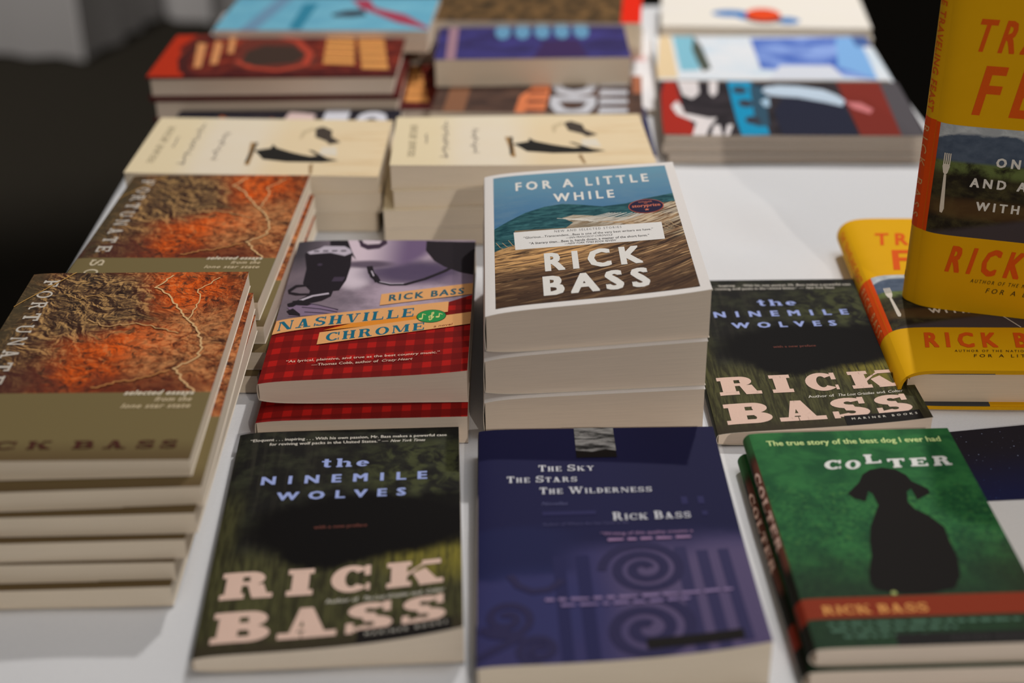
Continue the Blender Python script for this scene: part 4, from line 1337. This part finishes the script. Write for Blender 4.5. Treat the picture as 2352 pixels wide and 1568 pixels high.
# ------------------------------------------------------------------ yellow hardcovers
YEL = yellow_jacket()
VAL = valley()
ORG = flat(222, 78, 20, .5)
FORK = flat(206, 198, 186, .5)
def tf_print():
    d = []
    tx = flat(226, 92, 26, .5)
    bk_ = flat(58, 46, 30, .5)
    d.append(([rectq(0, 1, .244, .580)], VAL))
    d.append(([rectq(0, .016, .244, .580)], ORG))
    s = .014
    d.append((sans('THE', rectq(.42, .60, .925, .965, s), 1.3, .03), tx))
    d.append((sans('TRAVELING', rectq(.095, .86, .795, .880, .022), 1.5, .03), tx))
    d.append((sans('FEAST', rectq(.130, .86, .618, .752, .03), 1.5, .03), tx))
    wt = flat(206, 204, 200, .5)
    d.append((sans('ON THE ROAD', rectq(.255, .76, .468, .494), 1.6, .04), wt))
    d.append((sans('AND AT THE TABLE', rectq(.165, .85, .402, .428), 1.6, .04), wt))
    d.append((sans('WITH MY HEROES', rectq(.202, .80, .332, .357), 1.6, .04), wt))
    d.append((sans('RICK', rectq(.116, .420, .130, .210, .02), 1.6, .04), tx))
    d.append((sans('BASS', rectq(.492, .80, .130, .210, .02), 1.6, .04), tx))
    d.append((sans('AUTHOR OF THE NATIONAL BOOK AWARD FINALIST', rectq(.228, .86, .101, .113, .004), 1.5), bk_))
    d.append((sans('FOR A LITTLE WHILE', rectq(.297, .74, .072, .088, .006), 1.6), bk_))
    fork = [[(.056, .430), (.066, .430), (.076, .326), (.070, .312), (.060, .314), (.058, .330)],
            [(.046, .455), (.052, .436), (.061, .428), (.070, .436), (.076, .455), (.074, .462), (.048, .462)]]
    for k in range(4):
        fork.append(rectq(.0475 + k * .0078, .0520 + k * .0078, .460, .495))
    d.append((fork, FORK))
    d.append((stroke([(.46, .36), (.52, .30), (.56, .245)], .003, .66), wt))
    return d
def tf_spine():
    d = [([rectq(.244, .582, 0, 1)], ORG)]
    tx = flat(226, 100, 30, .5)
    d.append((sans('THE TRAVELING FEAST', [(.96, .66), (.60, .66), (.60, .90), (.96, .90)], 1.15, .02), tx))
    d.append((sans('ON THE ROAD AND AT THE TABLE WITH MY HEROES', [(.98, .45), (.66, .45), (.66, .57), (.98, .57)], 1.2), flat(70, 50, 20, .5)))
    d.append((sans('RICK BASS', [(.555, .56), (.275, .56), (.275, .86), (.555, .86)], 1.6, .0), flat(226, 170, 110, .5)))
    d.append(([ell(.075, .5, .012, .12)], flat(96, 66, 20, .5)))
    return d
PAGE_HARD = page_mat('ivory_paper_edges', 205, 186, 162)
SLATE = flat(62, 64, 68, .5)
def hardcover(label, x, y, rz, z, W, H, T, group, bulge=4.5):
    r, fz, bz = book('hardcover_book', label, x, y, rz, W, H, (z,) * 4, (z + T,) * 4, YEL, YEL, YEL, flat(196, 146, 20, .5), PAGE_HARD,
                     tf_print(), tf_spine(), sp=5.0, ln=6, bulge=bulge, ct=2.4, ins=5, cover_name='dust_jacket', group=group)
    for nm, u0, u1, mat, dz in (('endpaper', .05, .36, SLATE, 0), ('jacket_flap', .36, .93, YEL, 0)):
        for zz in (T - 3.3, 2.45):
            S = Sheet()
            xa, xb = u0 * W - W / 2, u1 * W - W / 2
            ya, yb = -H / 2 + .6, H / 2 - .6
            for z0_, z1_ in ((zz, zz + .8),):
                A = [(xa, ya, z0_), (xb, ya, z0_), (xb, yb, z0_), (xa, yb, z0_)]
                Bq = [(p[0], p[1], z1_) for p in A]
                S.grid([[A[0], A[1]], [A[3], A[2]]], 0, [[(0, 0)] * 2] * 2, False, True)
                S.grid([[Bq[0], Bq[1]], [Bq[3], Bq[2]]], 0, [[(0, 0)] * 2] * 2, False)
                ringv = [A + [A[0]], Bq + [Bq[0]]]
                S.grid(ringv, 0, [[(0, 0)] * 5] * 2, False)
            S.build(nm, [mat], r)
    return r
yg = 'yellow hardcovers'
hardcover('yellow hardcover lying flat on the cloth, overlapped by the upright yellow copy', 343, 920, -2.5, 0, 160, 243, 30, yg)
t2 = hardcover('yellow hardcover standing upright at the right edge, orange band on its spine', 0, 0, 0, 0, 160, 240, 28, yg, 7.5)
# stood on its tail edge: cover x -> along the edge, cover y -> up, thickness towards the viewer
az, ln_ = math.radians(-17.3), math.radians(-3.6)
ex = Vector((math.cos(az), math.sin(az), 0))
bk3 = Vector((-math.sin(az), math.cos(az), 0))
up3 = Vector((0, 0, 1)) * math.cos(ln_) + bk3 * math.sin(ln_)
nz = ex.cross(up3)
Mx = Matrix((ex, up3, nz)).transposed().to_4x4()
corner = Vector((283.4, 891.6, 30.4)) * MM          # front tail corner at the spine
Mx.translation = corner + ex * .080 + up3 * .120 - nz * .028
t2.matrix_world = Mx

# ------------------------------------------------------------------ loose sheets on the right
def sheet_of_paper(name, label, cat, x, y, rz, W, H, z4, th, top, side):
    r = Sheet()
    xs = [W * k / 10 for k in range(11)]
    ys = [H * k / 10 for k in range(11)]
    up = [[(px - W / 2, py - H / 2, bil(z4, px / W, py / H) + th) for py in ys] for px in xs]
    lo = [[(p[0], p[1], p[2] - th) for p in q] for q in up]
    uv = [[(px / W, py / H) for py in ys] for px in xs]
    r.grid(up, 0, uv, True, True)
    r.grid(lo, 1, uv, True)
    for a, b in ((up[0], lo[0]), (up[-1], lo[-1]), ([q[0] for q in up], [q[0] for q in lo]), ([q[-1] for q in up], [q[-1] for q in lo])):
        r.grid([a, b], 1, [[(0, 0)] * 11] * 2, False)
    o = r.build(name, [top, side], None)
    o.location = (x * MM, y * MM, 0)
    o.rotation_euler = (0, 0, math.radians(rz))
    return tag(o, label, cat)
PAPER = flat(226, 224, 222, .5)
sheet_of_paper('picture_card', 'glossy night sky picture card lying behind the white sheet at the right edge', 'card', 345, 736, 2.4, 136, 76, (.1, 9, 1, .1), 1.0, stars(), flat(150, 150, 154, .5))
sheet_of_paper('paper_sheet', 'blank white paper sheet beside the green dog paperback at lower right', 'paper', 344, 622, 1.0, 138, 150, (.1, .1, .1, .1), .6, PAPER, PAPER)

# ------------------------------------------------------------------ blurred back rows
REDC = red_cover()
RSP = flat(76, 28, 28, .45)
def red_print():
    d = []
    T = lambda k: turn([[(a, b) for a, b in D['RED_' + k]]])
    gold = flat(196, 136, 76, .45)
    d.append((T('red'), flat(164, 44, 22, .45)))
    d.append((T('eye'), flat(96, 44, 36, .45)))
    d.append((turn(stroke([(.33, .35), (.40, .20), (.52, .12), (.62, .25), (.62, .5), (.54, .8), (.42, .95)], .05, 1.6)), flat(158, 60, 44, .45)))
    d.append((T('eye2'), flat(58, 44, 38, .45)))
    d.append((turn(stroke([(.14, .12), (.10, .4), (.13, .8), (.22, 1.0)], .07, 1.6)), flat(66, 30, 28, .45)))
    for k in ('o1', 'o2', 'o3'):
        d.append((T(k), flat(190, 130, 84, .45)))
    for k in ('g1', 'g2'):
        q = D['RED_' + k]
        for j in range(5):
            a, b = j / 5 + .02, (j + 1) / 5 - .02
            L = lambda t, i0, i1: (q[i0][0] * (1 - t) + q[i1][0] * t, q[i0][1] * (1 - t) + q[i1][1] * t)
            d.append((turn([[L(a, 0, 3), L(a, 1, 2), L(b, 1, 2), L(b, 0, 3)]]), gold))
    return d
rg = 'dark red hardcovers'
for lab, x, y, a, z0, z1, pr in (
        ('dark red hardcover with gold lettering, topmost of the stack at back left', -228.5, 1403, -1.4, 39.2, 61, True),
        ('dark red hardcover directly beneath the topmost red one at back left', -226, 1401, -1.0, 17.2, 39, False),
        ('dark red hardcover lowest in the back left stack, sticking out to the right', -193, 1431, -1.0, 0, 17, True)):
    book('hardcover_book', lab, x, y, -90 + a, 142, 243, (z0,) * 4, (z1,) * 4, REDC, RSP, RSP, RSP, PAGE_WARM, red_print() if pr else [],
         sp=1, ln=5, ct=1.8, ins=3.5, group=rg)
def dark_print():
    d = [(turn([[(.16, .0), (.50, .0), (.44, .7), (.30, .5), (.20, .8)]]), flat(150, 82, 44, .45)),
         (turn([[(.46, .0), (.62, .0), (.62, .8), (.50, .9)]]), flat(200, 176, 172, .45))]
    lt = flat(196, 196, 204, .45)
    d.append((turn([rectq(.66, .77, .62, .95), rectq(.66, .77, .15, .45)]), lt))
    d.append((turn(sans('O', rectq(.80, .95, .1, .85), 1, .06)), lt))
    return d
DK = plain('dark_navy_cover_print', (28, 28, 38), (50, 44, 48))
book('paperback_book', 'dark paperback with orange and white print between the red stack and the cream book', -213, 1285, -91.5, 90, 218, (0,) * 4, (29,) * 4, DK, DK, DK, EDGE, PAGE_WARM, dark_print())

CY = plain('sky_blue_cover_print', (88, 146, 170), (102, 158, 178), 4)
def cyan_print():
    T = lambda k: turn([D['CY_' + k]])
    return [(T('st'), flat(46, 116, 142, .45)), (turn([[(.12, .0), (.20, .0), (.28, 1.0), (.20, 1.0)]]), flat(96, 130, 156, .45)),
            (T('dark'), flat(52, 56, 66, .45)), (T('bird'), flat(146, 56, 76, .45))]
for k, (lab, y, z0, z1, pr) in enumerate((
        ('sky blue paperback with red bird picture, behind the dark red hardcovers', 1521, 46.2, 69, True),
        ('sky blue paperback second in the stack behind the red hardcovers', 1572, 23.1, 46, False),
        ('sky blue paperback lowest in the stack behind the red hardcovers', 1573, 0, 23, False))):
    book('paperback_book', lab, -190.7, y, -93.7 if k == 0 else -91, 132, 226, (z0,) * 4, (z1,) * 4, CY, CY, CY, EDGE, PAGE_WARM, cyan_print() if pr else [], group='sky blue paperbacks')

# middle back row
NAVY = plain('navy_cover_print', (38, 38, 66), (46, 46, 78))
book('paperback_book', 'navy paperback low on the cloth, corner peeking out right of the cream stack', 32, 1301, -90.5, 138, 210, (0,) * 4, (12,) * 4, NAVY, NAVY, NAVY, EDGE, PAGE_WARM)
WM = plain('white_magazine_print', (206, 204, 206), (216, 212, 212))
book('magazine', 'large white magazine lying under the purple and brown books in the back row', 40, 1528, -.5, 242, 304, (0,) * 4, (6,) * 4, WM, WM, WM, EDGE, PAGE_PALE,
     [([rectq(.86, .97, .55, .57), rectq(.86, .97, .52, .535)], flat(214, 130, 124, .45))], cat='magazine')
RO = plain('brown_cover_print', (58, 44, 40), (84, 62, 52), 6)
def rod_print():
    lt = flat(178, 178, 184, .45)
    d = [(turn([rectq(.06, .16, 0, 1)]), flat(122, 84, 62, .45)),
         (turn([[(.40, 0), (.54, .0), (.56, 1), (.44, 1), (.46, .6), (.41, .4)]]), flat(196, 112, 72, .45)),
         (turn([rectq(.955, 1, .5, 1)]), flat(150, 92, 66, .45))]
    d.append((turn([[(x, y) for x, y in p] for p in sans('POD', [(.57, 1.25), (.57, -.05), (.77, -.05), (.77, 1.25)], 1.0, .05)]), lt))
    d.append((turn([[(.79, .22 * k), (.93, .22 * k + .03), (.93, .22 * k + .13), (.80, .22 * k + .14)] for k in range(5)]), lt))
    d.append((turn([[(.45, .22 * k), (.54, .22 * k + .03), (.54, .22 * k + .09), (.45, .22 * k + .10)] for k in range(5)]), flat(120, 66, 48, .45)))
    return d
book('paperback_book', 'dark brown paperback with big grey letters, behind the right cream stack', 31, 1362, -94.5, 118, 205, (12.1,) * 4, (30,) * 4, RO, RO, RO, EDGE, PAGE_TAN, rod_print())
PU = plain('purple_blue_cover_print', (46, 40, 80), (58, 54, 112), 4)
def purp_print():
    d = [(turn([rectq(.055, .105, 0, 1)]), flat(142, 110, 122, .45)), (turn([[(.50, .0), (.78, .05), (.74, .55), (.56, .5)]]), flat(56, 40, 78, .45))]
    d.append((turn([ell(.345 + .105 * k, .80, .042, .24, 14) for k in range(5)]), flat(90, 134, 164, .45)))
    return d
book('paperback_book', 'purple blue paperback with pale blue round shapes, lying on the dark brown one', 26, 1442, -90.6, 116, 197, (30.1,) * 4, (58,) * 4, PU, PU, PU, EDGE, PAGE_TAN, purp_print(), group='purple paperbacks')
book('paperback_book', 'purple blue paperback under its copy behind the dark brown book', 28, 1486, -90.2, 112, 197, (6.1,) * 4, (30,) * 4, PU, PU, PU, EDGE, PAGE_TAN, group='purple paperbacks')
BR = plain('brown_gold_cover_print', (56, 44, 30), (104, 78, 48), 5, .45, (1, 3))
book('paperback_book', 'brown paperback with bright red end band, farthest of the middle row', 37, 1566, -95.8, 130, 226, (34.1,) * 4, (61,) * 4, BR, BR, BR, EDGE, PAGE_TAN,
     [(turn([rectq(.905, 1, 0, 1)]), flat(220, 40, 18, .4))], group='brown paperbacks')
book('paperback_book', 'brown paperback beneath the one with the red end band', 40, 1608, -92, 116, 226, (6.1,) * 4, (34,) * 4, BR, BR, BR, EDGE, PAGE_TAN, group='brown paperbacks')

# right back row: thin booklets
DKM = plain('black_magazine_print', (34, 30, 34), (52, 46, 50), 6)
def m3_print():
    d = []
    def T(k):
        return turn([[(a, max(-.02, min(1.02, b))) for a, b in D['M3_' + k]]])
    d.append((T('red'), flat(150, 38, 28, .4)))
    wt = flat(224, 216, 216, .4)
    for k in ('w1', 'w2', 'w3', 'w3b', 'w4'):
        d.append((T(k), wt))
    d.append((T('teal'), flat(22, 132, 172, .4)))
    d.append((T('tealb'), flat(46, 74, 92, .4)))
    for a, b in ((.315, .80), (.325, .55), (.335, .25)):
        d.append((turn([ell(a + .02, b, .03, .07)]), flat(52, 54, 64, .4)))
    d.append((turn([[(.45, .0), (.74, .0), (.74, .6), (.50, .66), (.45, .4)]]), flat(34, 36, 52, .4)))
    d.append((T('redR'), flat(112, 40, 32, .4)))
    d.append((T('head'), flat(176, 192, 208, .4)))
    d.append((T('head2'), flat(150, 176, 196, .4)))
    d.append((T('spot'), flat(186, 110, 112, .4)))
    d.append((T('grey'), flat(74, 70, 74, .4)))
    return d
bg_ = 'thin booklets in the front of the right back row'
GRC = flat(150, 144, 140, .45)
for k, (lab, dx, dy) in enumerate((('thin grey booklet at the bottom under the black, teal and red one', 3, -4), ('thin grey booklet directly under the black, teal and red one', -2, -1),
                                   ('black, teal and red booklet, topmost of the stack left of the upright yellow book', 0, 0))):
    book('booklet', lab, 270 + dx, 1322 + dy, -93.3 + .4 * (2 - k), 159, 242, (8.6 * k,) * 4, (8.6 * k + 8.4,) * 4, DKM if k == 2 else GRC, GRC, GRC, EDGE, PAGE_GREY,
         m3_print() if k == 2 else [], cat='booklet', group=bg_)
WB = plain('white_blue_cover_print', (204, 206, 210), (190, 204, 216), 3)
def m2_print():
    T = lambda k: turn([[(a, max(-.02, min(1.02, b))) for a, b in D['M2_' + k]]])
    return [(T('cream'), flat(206, 184, 148, .4)), (T('teal'), flat(116, 168, 186, .4)), (T('tree'), flat(70, 76, 68, .4)),
            (T('blue'), plain('blue_watercolour_print', (52, 82, 160), (128, 152, 204), 4, .4)), (T('lt'), flat(116, 160, 208, .4)), (T('wht'), flat(200, 204, 214, .4)),
            (turn([rectq(.93, 1.0, .72, .98)]), flat(64, 88, 140, .4))]
book('booklet', 'white booklet with blue watercolour cover, second row back on the right', 279, 1491, -93.1, 158, 238, (11,) * 4, (22,) * 4, WB, WB, WB, EDGE, PAGE_PALE, m2_print(), cat='booklet', group='white and blue booklets')
book('booklet', 'white booklet underneath, its bright margin showing right of the blue watercolour cover', 287, 1489, -92.6, 154, 240, (0,) * 4, (10.9,) * 4, WB, WB, WB, EDGE, PAGE_PALE, cat='booklet', group='white and blue booklets')
CRW = plain('ivory_cover_print', (222, 216, 206), (232, 226, 218), 3)
def m1_print():
    return [(turn([ell(.44, .30, .075, .12)]), flat(34, 110, 172, .4)), (turn([ell(.34, .36, .09, .09)]), flat(30, 104, 166, .4)),
            (turn([ell(.61, .18, .06, .09)]), flat(30, 104, 166, .4)), (turn([ell(.50, .22, .09, .12)]), flat(60, 44, 50, .4)), (turn([ell(.50, .34, .085, .17)]), flat(224, 74, 34, .4))]
book('booklet', 'ivory booklet with blue and red blot, farthest of the right row', 302, 1660, -96, 150, 237, (13,) * 4, (26,) * 4, CRW, CRW, CRW, EDGE, PAGE_PALE, m1_print(), cat='booklet', group='ivory booklets')
book('booklet', 'ivory booklet under the one with the blue and red blot', 304, 1662, -95, 150, 237, (0,) * 4, (12.9,) * 4, CRW, CRW, CRW, EDGE, PAGE_PALE, cat='booklet', group='ivory booklets')
